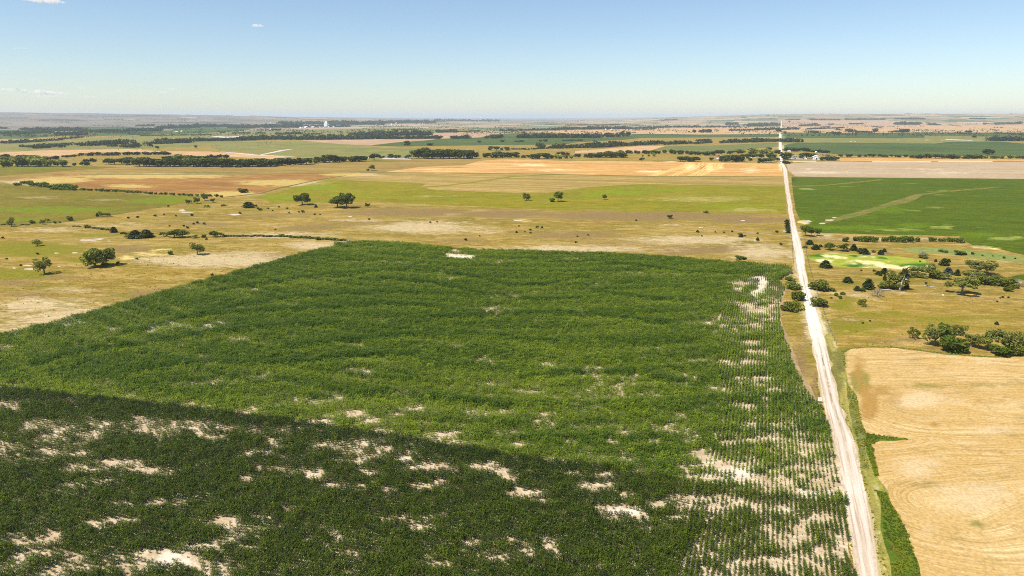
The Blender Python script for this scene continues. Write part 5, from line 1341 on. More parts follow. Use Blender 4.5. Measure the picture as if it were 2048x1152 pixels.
make_proto("hedge", "bush", "vivid", 300, .09, 220, trunk=True, top=.3); make_proto("hedge", "bush", "vivid", 300, .09, 221, trunk=True, top=.3)
make_proto("darkhedge", "bush", "bush", 300, .09, 222, trunk=True, top=.3); make_proto("darkhedge", "bush", "bush", 300, .09, 223, trunk=True, top=.3)
row(26,371,42,371,8,"darkhedge","dark bush at the head of the green hedge above the left meadow","bushes heading the left hedge","hedge_bush",7,cat="bush",wr=1.3)
row(45,369,62,368,8,"hedge","bright green bush in the clump above the left meadow","bushes heading the left hedge","hedge_bush",6,cat="bush",wr=1.2)
row(60,372,150,380,11,"hedge","bright green bush in the thick part of the hedge along the orange stubble","thick hedge along the orange stubble","hedge_bush",8,cat="bush",wr=1.2)
row(100,380,150,381,7,"hedge","low green bush under the thick hedge along the orange stubble","low bushes under the thick hedge","hedge_bush",8,cat="bush",wr=1.3)
row(160,380,300,388,6,"hedge","small green bush in the thin hedge along the orange stubble","thin hedge along the orange stubble","hedge_bush",7,cat="bush",wr=1.3)
row(300,389,445,395,6,"hedge","small green bush in the sparse tail of the hedge near the dry pond","sparse tail of the hedge","hedge_bush",9,cat="bush",wr=1.1)
row(182,456,226,462,4,"darkhedge","low dark bush in the creek hedge left of the junipers","low creek hedge","hedge_bush",6,cat="bush",wr=1.8)
row(145,453,165,454,3,"darkhedge","low dark bush in the gap of the creek hedge","low creek hedge","hedge_bush",6,cat="bush",wr=1.8)
row(242,468,262,470,6,"darkhedge","dark shrub crowding the juniper clump by the creek","shrubs of the juniper clump","hedge_bush",8,cat="bush",wr=1.3)
row(450,473,560,473,4,"darkhedge","low dark bush in the long hedge running to the corn's corner","long low hedge to the corn","hedge_bush",7,cat="bush",wr=2.0)
row(560,473,690,482,5,"darkhedge","low dark bush in the long hedge running to the corn's corner","long low hedge to the corn","hedge_bush",7,cat="bush",wr=1.9)
row(1717,484,1752,484,12,"hedge","green sapling in the left stretch of the row under the soybeans","left stretch of the row under the soybeans","hedge_tree",6.5,wr=.8)
row(1763,484,1824,485,13,"hedge","green sapling in the middle stretch of the row under the soybeans","middle stretch of the row under the soybeans","hedge_tree",6.5,wr=.75)
row(1830,483,1840,483,11,"darkhedge","dark sapling between the middle and right stretches under the soybeans","dark saplings under the soybeans","hedge_tree",6,wr=.8)
row(1856,483,1910,484,9,"hedge","green sapling in the right stretch of the row under the soybeans","right stretch of the row under the soybeans","hedge_tree",6,wr=.7)
tree("shrub", 1920, 485, 11, 16, "bush", "dark bush closing the right end of the row under the soybeans", "bush")
row(0,450,60,450,2.5,"darkhedge","low dark shrub on the lower edge of the left meadow","shrubs under the left meadow","hedge_bush",12,cat="bush",wr=2.5)

# ---- shelterbelts and groves about a kilometre out
B = [ # x0,y0,x1,y1,h,kind,step,label,group
 (2,334,102,333,17,"beltlight",11,"pale green tree in the left edge grove beyond the meadow","left edge grove"),
 (8,325,96,324,12,"beltlight",12,"pale green tree in the back row of the left edge grove","back row of the left edge grove"),
 (0,317,22,317,10,"beltdark",9,"dark tree at the far left behind the pale grove","dark trees behind the left grove"),
 (32,316,70,315,6,"beltdark",9,"dark low tree behind the pale left grove","dark trees behind the left grove"),
 (97,319,116,319,8,"beltdark",7,"dark tree right of the pale left grove","dark trees right of the left grove"),
 (110,333,135,333,13,"beltlight",11,"pale tree of the rounded clump right of the left grove","rounded clump"),
 (145,332,180,331,8,"belt",9,"small tree right of the rounded clump","small trees right of the rounded clump"),
 (168,324,190,324,7,"beltdark",7,"dark tree in the dome shaped clump on the grass","dome shaped clump"),
 (124,315,160,313,5,"beltdark",7,"low dark cedar at the left of the long ridge of cedars","long ridge of cedars"),
 (160,312,345,309,7,"beltdark",9,"dark cedar in the long ridge behind the shelterbelt","long ridge of cedars"),
 (215,329,258,329,13,"belt",9,"green tree in the grove joining the shelterbelt's left end","grove at the shelterbelt's left end"),
 (246,330,285,330,11,"belt",9,"green tree in the grove joining the shelterbelt's left end","grove at the shelterbelt's left end"),
 (276,333,372,333.5,16,"belt",7.5,"tree in the left half of the long planted shelterbelt","long planted shelterbelt left half"),
 (372,333.5,460,333.5,16,"belt",7.5,"tree in the middle of the long planted shelterbelt","long planted shelterbelt middle"),
 (460,333.5,545,333.5,16,"belt",7.5,"tree in the right half of the long planted shelterbelt","long planted shelterbelt right half"),
 (347,321,374,320,11,"beltlight",9,"pale tall tree rising behind the long shelterbelt","pale trees behind the shelterbelt"),
 (322,318,345,317,6,"beltdark",8,"dark cedar behind the long shelterbelt","cedars behind the shelterbelt"),
 (378,318,456,316,7,"beltdark",9,"dark cedar behind the long shelterbelt","cedars behind the shelterbelt"),
 (438,335,486,335,5,"beltdark",9,"low dark shrub at the foot of the shelterbelt","shrubs at the foot of the shelterbelt"),
 (552,331,618,328.5,14,"belt",7,"tree in the second shelterbelt right of the gap","second shelterbelt"),
 (619,327,634,327,9,"beltlight",8,"pale small tree in the gap of the second shelterbelt","second shelterbelt gap"),
 (629,326.5,671,325,13,"belt",7.5,"tree in the third stretch of shelterbelt","third shelterbelt stretch"),
 (672,324,728,323,11,"belt",7.5,"tree in the last stretch of shelterbelt left of the gap","last shelterbelt stretch"),
 (743,320.5,754,320.5,12,"belt",8,"tree of the pair right of the last shelterbelt","pair right of the shelterbelt"),
 (756,316,768,316,6,"belt",7,"small tree beyond the pair right of the shelterbelt","small trees beyond the pair"),
 (775,316,825,317,7,"belt",8.5,"round tree in the spaced line beside the gravel lane","spaced line beside the lane"),
 (834,317,915,317,18,"belt",9,"big dark tree in the large grove in the middle","large middle grove"),
 (915,317,952,317,15,"belt",9,"tree at the right of the large middle grove","right of the large middle grove"),
 (963,316,1000,316,11,"belt",9,"tree in the scattered line right of the large grove","scattered line right of the grove"),
 (1000,316,1040,316,10,"belt",9,"tree in the scattered line right of the large grove","scattered line right of the grove"),
 (970,300.5,1022,301,7,"belt",9,"tree on the slope above the large grove","trees above the large grove"),
 (1042,316,1060,316,7,"belt",8,"small tree between two dark clumps on the creek line","small creek line trees"),
 (1065,318.5,1105,317.5,10,"belt",8,"dark tree in the creek line behind the golden field","creek line behind the golden field"),
 (1105,318,1145,318,9,"beltlight",9,"pale tree in the creek line behind the golden field","pale creek line trees"),
 (1114,311,1142,311,7,"belt",8,"tree in the back of the creek line","back of the creek line"),
 (1147,315,1194,316,8,"belt",8.5,"tree in the creek line right of the golden field's middle","creek line right part"),
 (1196,315,1252,315,12,"belt",9,"dark tree in the tall clump of the creek line","tall creek clump"),
 (1240,307,1300,308,7,"belt",8,"tree on the bank behind the tall creek clump","bank behind the tall clump"),
 (1283,314,1312,313,5,"beltlight",9,"pale low tree in the creek bottom","creek bottom trees"),
 (1305,308,1336,307,7,"belt",8,"tree of the ragged creek row left of the farm","ragged creek row"),
 (1338,308,1430,311.5,8,"belt",8.5,"tree in the wooded creek left of the red house","wooded creek left of the house"),
 (1428,308,1472,308,7,"belt",9,"tree behind the red and white house","trees behind the house"),
 (1470,308,1548,311,11,"beltlight",9.5,"pale tree in the wooded creek near the crossroads","wooded creek near the crossroads"),
 (1480,316,1550,316,8,"belt",9,"dark tree in the lower row near the crossroads","lower row near the crossroads"),
 (1281,322,1292,322,6,"belt",7,"small tree of the pair on the golden field's back edge","pair on the golden field edge"),
 (1358,323,1396,323,10,"belt",9,"dark tree of the clump on the golden field's back edge","clump on the golden field edge"),
 (1418,322,1427,322,7,"belt",8,"small tree left of the farmyard","farmyard trees"),
 (1437,324,1480,324,13,"belt",9,"dark tree in front of the red and white house","farmyard trees"),
 (1498,322,1501,322,6,"belt",6,"lone tree in the paddock left of the crossroads","lone paddock tree"),
 (1516,326,1548,326,10,"belt",9,"dark tree at the corner left of the crossroads","corner left of the crossroads"),
 (1552,308,1561,308,8,"belt",8,"tree leaning over the road at the crossroads","trees by the crossroads"),
 (1553,323,1556,323,7,"belt",6,"small tree on the left road shoulder at the crossroads","trees by the crossroads"),
 (1566,319,1579,319,13,"belt",8,"green tree at the right corner of the crossroads","right corner of the crossroads"),
 (1568,328,1583,328,7,"beltdark",7,"dark shrub under the right corner of the crossroads","shrubs at the right corner"),
 (1572,303,1618,303,8,"beltdark",7.5,"dark evergreen in the windbreak behind the farmstead","farmstead windbreak"),
 (1596,317,1628,317,11,"belt",8.5,"tree around the grey farmhouse","trees around the farmhouse"),
 (1622,305,1656,306,6,"beltdark",8,"dark tree behind the white barn","trees behind the barn"),
 (1640,321,1674,321,8,"beltdark",7,"dark shrub under the bare grey tree beside the barn","shrubs beside the barn"),
 (1676,315,1706,315,7,"belt",8,"tree in the hedgerow right of the farmstead","hedgerow right of the farmstead"),
 (1715,314,1815,314.5,5,"belt",9,"low tree in the hedgerow along the green field","hedgerow along the green field"),
 (1822,317,1890,317,8,"belt",8,"tree in the thick part of the right hedgerow","thick right hedgerow"),
 (1893,317.5,1962,318,8,"belt",8.5,"tree in the right hedgerow towards the edge","right hedgerow towards the edge"),
 (1965,317.5,2048,318.5,7,"beltlight",10,"pale tree in the last stretch of the right hedgerow","last stretch of the right hedgerow"),
 (1964,308,1988,308.5,9,"belt",8,"tree of the clump standing in the green field","clump in the green field"),
]
for (x0, y0, x1, y1, h, key, st, label, grp) in B:
    row(x0, y0, x1, y1, h, key, label, grp, {"belt": "grove_tree", "beltlight": "pale_grove_tree", "beltdark": "grove_cedar"}[key], st * 1.12, cat="tree", wr=1.2 if key != "beltdark" else 1.5)
tree("bare_tree", 1651, 320, 14, 28, "grey", "big bare grey tree beside the white barn", "tree")
for (px, py, h, w, key, label) in [(815,291,9,12,"belt","lone dark tree on the near edge of the middle green field"),(861,291,6,13,"beltdark","low dark clump tree on the near edge of the middle green field"),
      (958,285,5,7,"beltdark","small dark tree inside the middle green field"),(1004,284,5,9,"beltdark","rounded dark tree inside the middle green field"),(1091,283,6,9,"beltdark","largest dark tree inside the middle green field"),
      (315,299,7,6,"belt","lone dark tree on the tan slope above the cedar ridge"),(392,297,6,5,"belt","lone narrow tree on the tan slope left of the gravel lane"),
      (822,306,5,6,"beltdark","dark bush on the tan slope left of the large grove"),(1558,265,10,11,"belt","round dark tree standing by the far stretch of the road"),
      (1388,266,7,8,"belt","lone rounded tree on the far wheat beside a longer clump"),(1750,264,7,8,"belt","round dark tree on the far edge of the dark green band"),
      (1804,265,7,9,"belt","left of the joined dark trees on the far green band"),(1812,265,7,9,"belt","right of the joined dark trees on the far green band"),(1938,265,4,11,"beltdark","flat dark tree on the far green band's edge"),
      (1948,275,5,8,"beltdark","dark tree at the near edge of the far green band"),(1500,305,5,6,"belt","small tree on the hump beyond the wooded creek"),(1538,300,5,8,"belt","dark tree on the hump near the road")]:
    q = random.Random(int(px))
    small("lone_tree", px, py, h, w, key, label, "tree", None, q)

# ---- country farther out: uncountable far woods
FARW = [(0,258,14,258,4),(0,269,45,268.5,6),(45,268,106,266,5),(40,260.5,130,261,6),(60,262,162,262,7),(106,271,162,271,10),(0,268,106,266,5),(162,265,256,265,6),(0,287,15,287,6),(18,287,70,284,6),(70,284,125,280.5,5),(120,279.5,165,275.5,4),
 (40,294,80,296,5),(65,297.5,95,296,9),(80,295,128,291.5,6),(154,292,200,291.5,10),(200,290,250,288,9),(215,293.5,236,293,5),(240,294.5,247,294.5,6),(250,295,276,295,10),(256,263,318,262.5,7),(270,253,310,252,4),(310,258,400,255.5,7),(400,254.5,512,254,6),(456,257,512,256,4),
 (310,287,380,286,10),(290,288.5,345,287.5,5),(380,283,470,281.5,6),(468,281.5,512,280.5,8),(440,266,450,266,3),(467,267,500,267,3),(255,269,300,268.5,2),(280,272,420,270,2),
 (512,279.5,640,279.5,8),(552,269.5,605,268.5,5),(605,269.5,643,269,3),(640,279.5,720,279,12),(700,271,768,266.5,6),(715,275,768,273,8),(715,279,768,278,9),(512,255.5,600,255.5,8),(600,254.5,700,254,5),(655,249.5,768,249.5,8),(560,248.5,660,248.5,6),(512,267,530,267,3),(543,261,562,261,4),
 (768,278.5,880,277.5,6),(768,272,862,270.5,9),(875,265.5,910,265,6),(910,264.5,960,262.5,2.5),(1000,262.5,1024,261.5,4),(850,277.5,880,277,6),(902,277.5,940,277,6),(973,277,1006,276.5,8),(785,260.5,835,259.5,2.5),(768,247,870,246,6),(870,242,1000,243,4),
 (1034,276.5,1204,275.5,8),(1210,274.5,1239,274,7),(1244,273.5,1253,273,9),(1024,262.5,1050,261.5,4),(1050,261.5,1120,260.5,5),(1125,259.5,1255,258.5,6),(1255,258.5,1345,255,4),(1130,251,1240,250.5,2),(1190,251.5,1240,250.5,3),(1044,266.5,1050,266.5,4),
 (1030,283.5,1048,283.5,3),(1078,283,1084,283,4),(1125,282,1165,281.5,3),(1186,283.5,1194,283.5,3),(1065,299,1110,296.5,4),(1078,297,1086,296,9),(1105,297.5,1225,294.5,7),(1100,297,1115,295,9),(1160,290.5,1185,287.5,3),(1190,295,1240,292.5,9),(1240,293,1280,290.5,7),(1024,299,1060,299.5,3),
 (1280,291,1320,288.5,7),(1325,290,1385,287.5,6),(1388,288.5,1425,285.5,5),(1440,286.5,1460,285.5,5),(1460,286,1555,283.5,7),(1400,265.5,1420,265,6),(1460,262,1510,261,4),(1510,261,1557,259.5,5),(1345,255,1400,254.5,4),(1410,255,1480,254,4),(1450,250,1475,249.5,5),(1495,253,1557,251.5,6),(1320,241.5,1355,240.5,2.5),(1393,282.5,1420,281.5,4),
 (1563,284.5,1601,284.5,7),(1563,260,1600,259,5),(1612,259,1690,256.5,3),(1600,252.5,1640,251.5,5),(1622,266,1640,266,6),(1656,266.5,1682,267.5,4),(1699,265,1708,265,6),(1712,265.5,1747,265.5,4),(1780,264.5,1803,264.5,4),(1657,249.5,1668,249.5,3),(1698,248.5,1725,248.5,3),(1620,240.5,1680,240.5,3),(1570,240.5,1600,239.5,2),(1690,239.5,1770,239.5,3),
 (1792,249.5,1842,249.5,6),(1855,250.5,1880,250.5,4),(1990,249.5,2044,248,5),(1967,249.5,1972,248.5,4),(1980,282,2048,282,8),(1940,238.5,1970,238.5,3),(1790,238.5,1850,238.5,3),(1640,255,1660,254,2),(1620,258,1650,258,3)]
q = np.random.default_rng(99)
Cs, Sz = [], []
def blobtree(p, h, w, n=26):
    d = q.normal(0, 1, (n, 3)); d /= np.linalg.norm(d, axis=1)[:, None]
    r = q.uniform(.3, 1, n)[:, None] ** .5
    c = p + np.array([0, 0, h * .48]) + d * r * np.array([w * .5, w * .5, h * .46])
    c[:, 2] = np.maximum(c[:, 2], p[2] + h * .1)
    Cs.append(c); Sz.append(np.full(n, h * .23))
for (x0, y0, x1, y1, h) in FARW:
    n = max(2, int((x1 - x0) / (h * .6)))
    t = (np.arange(n) + .5 + q.uniform(-.4, .4, n)) / n
    pxs = x0 + (x1 - x0) * t; pys = y0 + (y1 - y0) * t + q.uniform(-.25, .2, n)
    W3 = unproj(pxs, pys)
    for p in W3:
        s = depth_at(p) / F
        hh = min(h, 9) * s * q.uniform(.65, 1.15)
        blobtree(p, hh, hh * q.uniform(1.3, 2.2), 30)
        if h > 5: blobtree(p + np.array([q.normal(0, 8), 40, 0]), hh * 1.05, hh * 2.0, 24)
# hedgerows along the section lines of the far country
for _ in range(620):
    az_ = q.uniform(-.72, .72); r_ = 3200 * (16000 / 3200) ** q.uniform(0, 1)
    c0 = np.array([r_ * math.sin(az_), r_ * math.cos(az_)])
    if q.uniform() < .7:
        th = ROAD_ANG + (math.pi / 2 if q.uniform() < .75 else 0); ln = q.uniform(60, 520)
    else: th = q.uniform(0, 3.1); ln = q.uniform(30, 160)
    m = max(3, int(ln / 22))
    hh0 = q.uniform(6, 12)
    for j in range(m):
        xy = c0 + np.array([math.cos(th), math.sin(th)]) * (ln * (j + q.uniform(-.3, .3)) / m) + q.normal(0, 3, 2)
        hh = hh0 * q.uniform(.6, 1.1)
        blobtree(np.array([xy[0], xy[1], float(height(xy[0], xy[1]))]), hh, hh * q.uniform(1.2, 2.4), 9)
C = np.concatenate(Cs); SZ = np.concatenate(Sz)
V, Fc = quads(C, SZ, q)
tn = np.clip(q.normal(.4, .2, len(C)), 0, 1)
o = link("distant_woods", mesh_from("distant_woods", V, Fc, LEAF["woods"], False, fattr={"tint": np.concatenate([tn, tn])}))
tag(o, "far belts of trees scattered out to the horizon", "woods", kind="stuff")
# cattle-size dark dots of far scrub on the olive slopes
q = np.random.default_rng(98)
Cs, Sz = [], []
for (x0, x1, y0, y1, n) in [(512,585,283.5,293,22),(430,512,284,295,14),(256,420,268,276,60),(180,256,272,276,20),(0,250,297,303,14),(130,250,318,326,18),(900,1000,266,272,30),(1150,1400,282,289,24),(1280,1480,244,251,22),(1600,1800,252,262,8),(780,960,300,309,10),(1050,1300,300,307,6)]:
    W3 = unproj(q.uniform(x0, x1, n), q.uniform(y0, y1, n))
    for p in W3:
        s = depth_at(p) / F
        blobtree(p, q.uniform(.9, 2.0) * s, q.uniform(1.0, 2.6) * s, 8)
C = np.concatenate(Cs); SZ = np.concatenate(Sz)
V, Fc = quads(C, SZ, q); tn = np.clip(q.normal(.4, .2, len(C)), 0, 1)
o = link("distant_scrub", mesh_from("distant_scrub", V, Fc, LEAF["cedar"], False, fattr={"tint": np.concatenate([tn, tn])}))
tag(o, "specks of far scrub on the tan slopes", "scrub", kind="stuff")

# ---- dead wood
def placed(name, px, py, label, cat, rz=0.0, group=None, sc=1.0):
    p = at(px, py); o = empty(name, p, rz, (sc, sc, sc)); tag(o, label, cat, group)
    return o, depth_at(p) / F
o, s = placed("dead_tree", 1799, 581, "dead white trunked tree leaning right with a tuft of dark leaves on top", "tree")
H = 44 * s
m = snag_mesh(5); me = mesh_from("snag", np.array(m.v) * H, m.f, DEADWOOD, True); link("trunk", me, o)
qn = np.random.default_rng(3)
Cc = np.concatenate([np.array([.15, 0, .92]) * H + qn.normal(0, 1, (130, 3)) * np.array([.07, .06, .06]) * H, np.array([.24, 0, .70]) * H + qn.normal(0, 1, (70, 3)) * np.array([.05, .05, .05]) * H, np.array([.02, 0, .80]) * H + qn.normal(0, 1, (50, 3)) * .035 * H])
V, Fc = quads(Cc, .035 * H, qn); tn = qn.uniform(0, 1, len(Cc))
link("leaf_tuft", mesh_from("leaf_tuft", V, Fc, LEAF["cedar"], False, fattr={"tint": np.concatenate([tn, tn])}), o)

def log_mesh(L, r, seed):
    q = random.Random(seed); m = MB()
    m.tube([(-L/2, 0, r*1.1), (-L/6, r*.3, r), (L/5, -r*.2, r), (L/2, r*.2, r*.9)], [r*.6, r*.85, r, r*.9], 8)
    m.tube([(L*.2, 0, r), (L*.26, r*2, r*3)], [r*.4, r*.1], 5); m.tube([(-L*.2, 0, r), (-L*.34, -r*2, r*2.4)], [r*.35, r*.08], 5)
    return m
o, s = placed("fallen_log", 1772, 581, "pale fallen log lying left of the dead white trunked tree", "log", -0.06)
link("trunk", mesh_from("log", np.array(log_mesh(18*s, 1.1*s, 1).v), log_mesh(18*s, 1.1*s, 1).f, DEADWOOD, True), o)
o, s = placed("fallen_tree", 1856, 574, "pale uprooted dead tree lying with its branches to the left", "log", -0.12)
m = MB(); L = 30 * s
m.tube([(L*.5, 0, .03*L), (L*.15, 0, .035*L), (-L*.1, 0, .06*L), (-L*.3, 0, .12*L)], [.026*L, .03*L, .026*L, .012*L], 8)
link("trunk", mesh_from("fallen_trunk", m.v, m.f, DEADWOOD, True), o)
m = MB(); q5 = random.Random(8)
for k in range(11):
    b0 = Vector((q5.uniform(-.1, .12) * L, 0, .05*L)); e = b0 + Vector((q5.uniform(-.42, .02)*L, q5.uniform(-.15, .15)*L, q5.uniform(.03, .26)*L))
    m.tube([b0, b0.lerp(e, .5) + Vector((0, 0, .03*L)), e], [.014*L, .009*L, .003*L], 5)
link("branches", mesh_from("fallen_branches", m.v, m.f, GREYTWIG, True), o)
for (px, py, lab) in [(702, 490, "leaning dead trunk among dry brush at the corn's top left corner"), (711, 487, "short upright dead stub beside the leaning dead trunk"), (756, 485, "thin lone dead sapling on the corn's top edge")]:
    o, s = placed("dead_snag", px, py, lab, "dead tree", 2.0 if px == 702 else 0.4)
    H = {702: 17, 711: 9, 756: 10}[px] * s
    m = MB(); m.tube([(0,0,-.02*H),(.05*H,0,.4*H),(.02*H,.02*H,.95*H)],[.05*H,.035*H,.008*H],6)
    m.tube([(.04*H,0,.35*H),(.2*H,.03*H,.6*H),(.26*H,.03*H,.85*H)],[.03*H,.02*H,.005*H],5); m.tube([(.05*H,0,.5*H),(-.14*H,.02*H,.75*H)],[.02*H,.005*H],5)
    link("trunk", mesh_from("dead_stem", m.v, m.f, GREYTWIG, True), o)
o, s = placed("brush_pile", 694, 486, "low heap of dark dry brush at the end of the long hedge", "brush")
qn = np.random.default_rng(12); H = 6 * s
Cc = qn.normal(0, 1, (120, 3)) * np.array([1.0, .6, .35]) * H + np.array([0, 0, .45 * H]); Cc[:, 2] = np.abs(Cc[:, 2])
V, Fc = quads(Cc, .16 * H, qn, aspect=(.1, .4)); tn = qn.uniform(0, 1, len(Cc))
link("twigs", mesh_from("brush_twigs", V, Fc, LEAF["twig"], False, fattr={"tint": np.concatenate([tn, tn])}), o)
for (px, py, w, lab) in [(1886, 591, 5, "pale boulder sitting alone in the right pasture")]:
    o, s = placed("boulder", px, py, lab, "rock")
    r = w * s / 2; q6 = random.Random(4); m = MB(); m.lathe([(r*.9, -.1*r), (r*1.0, .25*r), (r*.8, .6*r), (r*.35, .85*r)], n=9)
    vv = np.array(m.v); vv += (np.random.default_rng(5).uniform(-.16, .16, vv.shape)) * r
    link("stone", mesh_from("stone", vv, m.f, plain("pale_stone", (0.62, 0.56, 0.47), .9, .2, 2.0), False), o)

# ------------------------------------------------------------------ sign, fence, trough
WHITE = plain("white_paint", (0.80, 0.80, 0.80), .5, .05, 1.0)
METAL = plain("galvanised_metal", (0.42, 0.43, 0.46), .45, .12, 2.0)
GREYP = plain("grey_print", (0.45, 0.46, 0.50), .6, .05, 2.0)
WIRE = plain("rusty_wire", (0.13, 0.095, 0.07), .8, .2, 2.0)
WOOD = plain("weathered_post", (0.20, 0.165, 0.125), .9, .25, 4.0)
o, s = placed("field_sign", 1639, 805.5, "white square sign on two posts between the corn and the dirt road", "sign", -0.25)
w = 7.4 * s; zt = 11.5 * s
m = MB(); m.box(-w/2, w/2, -.03, .03, zt - w * 1.05, zt); m.build("board", WHITE, o)
m = MB(); m.box(-w*.3, w*.3, -.036, -.0305, zt - w*.40, zt - w*.34); m.box(-w*.3, w*.2, -.036, -.0305, zt - w*.56, zt - w*.51); m.build("print_lines", GREYP, o)
for sx in (-1, 1):
    m = MB(); m.box(sx*w*.36 - .035, sx*w*.36 + .035, .031, .101, -.2, zt - .05); m.build("post", WOOD, o)
o, s = placed("stock_trough", 1402, 456.4, "low grey stock trough on the faint track through the pasture", "trough", 0.05)
w = 9.5 * s; m = MB(); m.lathe([(.12*w, 0), (.2*w, .02*w), (.2*w, .20*w), (.18*w, .20*w), (.18*w, .12*w)], n=20)
vv = np.array(m.v); vv[:, 0] *= 2.4; link("tank", mesh_from("tank", vv, m.f, METAL, True), o)
m = MB(); m.lathe([(.179*w, .150*w), (.02*w, .151*w)], n=20); vv = np.array(m.v); vv[:, 0] *= 2.4
wm = NB("trough_water"); wat = wm.diffuse((0.03, 0.045, 0.06), .08, spec=.5)
link("water", mesh_from("trough_water", vv, m.f, wat, True), o)

def fence(pix, label, every=9.0, ph=1.35):
    w = unproj([p[0] for p in pix], [p[1] for p in pix])
    seg = np.concatenate([[0], np.cumsum(np.hypot(*np.diff(w[:, :2], axis=0).T))])
    n = int(min(95, seg[-1] / every))
    o = empty("wire_fence", w[0]); tag(o, label, "fence")
    pts = []
    m = MB(); m.tube([(0,0,-.2),(0,0,ph)], [.10, .085], 6); pm = mesh_from("fence_post", m.v, m.f, WOOD, False)
    for i in range(n + 1):
        t = seg[-1] * i / n
        x = np.interp(t, seg, w[:, 0]); y = np.interp(t, seg, w[:, 1]); z = float(height(x, y))
        pts.append((x - w[0, 0], y - w[0, 1], z - w[0, 2]))
        link("post", pm, o, pts[-1])
    for zz in (.45, .8, 1.15):
        m = MB(); m.tube([(p[0] + .09, p[1], p[2] + zz) for p in pts], [.010] * len(pts), 4); m.build("wire", WIRE, o)
    return o
fence([(1577.5,437),(1581,462),(1583,475),(1584.5,500),(1586.5,528)], "wire fence on wooden posts along the left side of the road past the pasture", 5.5)
fence([(1609,478),(1613,510),(1622,548),(1636,592),(1652,640),(1672,692)], "wire fence on wooden posts along the right side of the road beside the pasture", 6.0)

# ------------------------------------------------------------------ buildings
def flat(name, col, r=.6): return plain(name, col, r, .06, .4)
ROOFG = flat("grey_roofing", (0.33, 0.33, 0.34)); ROOFW = flat("white_roofing", (0.72, 0.72, 0.71)); ROOFR = flat("red_roofing", (0.34, 0.07, 0.05))
WALLW = flat("white_wall", (0.86, 0.85, 0.82)); WALLG = flat("grey_wall", (0.40, 0.40, 0.39)); WALLC = flat("cream_wall", (0.66, 0.58, 0.42)); WALLR = flat("red_wall", (0.42, 0.09, 0.07))
DARK = flat("dark_opening", (0.045, 0.05, 0.055), .4)
def building(name, px, py, wpx, hpx, label, cat, wall, roof, depth=1.2, rz=None, windows=2, door=True, pitch=.34, simple=False):
    p = at(px, py); s = depth_at(p) / F
    w = wpx * s; H = hpx * s; d = w * depth
    rz = ROAD_ANG - math.pi / 2 if rz is None else rz
    o = empty(name, p, rz); tag(o, label, cat)
    eh = H * (1 - pitch); 
    m = MB()
    x, y = w / 2, d / 2
    m.add([(-x,-y,-.5),(x,-y,-.5),(x,y,-.5),(-x,y,-.5),(-x,-y,eh),(x,-y,eh),(x,y,eh),(-x,y,eh),(0,-y,H*.985),(0,y,H*.985)],
          [(0,1,5,8,4),(2,3,7,9,6),(1,2,6,5),(3,0,4,7)])
    m.build("wall", wall, o)
    ov = .06 * w; th = .03 * w
    m = MB()
    for sg in (-1, 1):
        a = [(0,-y-ov,H),(sg*(x+ov),-y-ov,eh-ov*.6),(sg*(x+ov),y+ov,eh-ov*.6),(0,y+ov,H)]
        b = [(q_[0],q_[1],q_[2]+th) for q_ in a]
        f = [(0,1,2,3),(4,7,6,5),(0,4,5,1),(1,5,6,2),(2,6,7,3),(3,7,4,0)]
        m.add(a + b, f if sg > 0 else [t[::-1] for t in f])
    rf = m.build("roof", roof, o)
    if simple: return o
    if door:
        m = MB(); m.box(-w*.12, w*.12, -y-.05, -y-.004, 0, eh*.66); m.build("door", DARK, o)
    for k in range(windows):
        for sg in (-1, 1):
            if k == 0: cx, z0 = sg * w * .32, eh * .42
            else: cx, z0 = sg * w * .16, eh * .95
            m = MB(); m.box(cx - w*.06, cx + w*.06, -y-.05, -y-.004, z0, z0 + eh*.26); m.build("window", DARK, o)
    return o
building("barn", 1632.5, 318.5, 13, 7.8, "long white barn right of the grey farmhouse", "barn", WALLW, ROOFW, 1.4, windows=1)
building("farmhouse", 1590, 317.5, 9.5, 6.2, "grey farmhouse with dark porch near the crossroads", "house", WALLG, ROOFG, 1.1)
building("garage", 1611, 318.5, 4.4, 3.2, "small white garage between the farmhouse and the barn", "garage", WALLW, ROOFW, 1.1, windows=0)
building("shed", 1578, 303, 5.8, 3.0, "low white shed in front of the farmstead windbreak", "shed", WALLW, ROOFW, .8, windows=0)
building("small_shed", 1644, 305.5, 3.0, 3.2, "tiny grey shed between dark trees behind the barn", "shed", WALLG, ROOFW, 1.0, windows=0, simple=True)
building("far_house", 1588, 284.5, 8, 2.6, "low grey roofed house beyond the green field by the road", "house", WALLG, ROOFW, .8, windows=0, simple=True)
building("red_house", 1438, 317, 6.2, 8.6, "red and white two storey house among trees left of the crossroads", "house", WALLR, ROOFW, 1.0)
building("white_porch", 1436, 317.8, 6.5, 2.6, "low white outbuilding in front of the red and white house", "shed", WALLW, ROOFW, .5, windows=0, simple=True)
building("cream_house", 1456, 314.5, 4.2, 6.2, "cream coloured house half hidden by trees left of the crossroads", "house", WALLC, ROOFG, 1.0)
o, s = placed("storage_tank", 1632, 305.6, "white domed tank between dark trees behind the barn", "tank")
r = 1.9 * s; m = MB(); m.lathe([(r, -.3), (r, 1.0*r), (r*.75, 1.45*r), (r*.3, 1.7*r), (r*.05, 1.75*r)], n=18); m.build("shell", WALLW, o, True)
m = MB(); m.box(-r*.25, r*.25, -r*1.04, -r*.96, 0, r*.7); m.build("hatch", DARK, o)
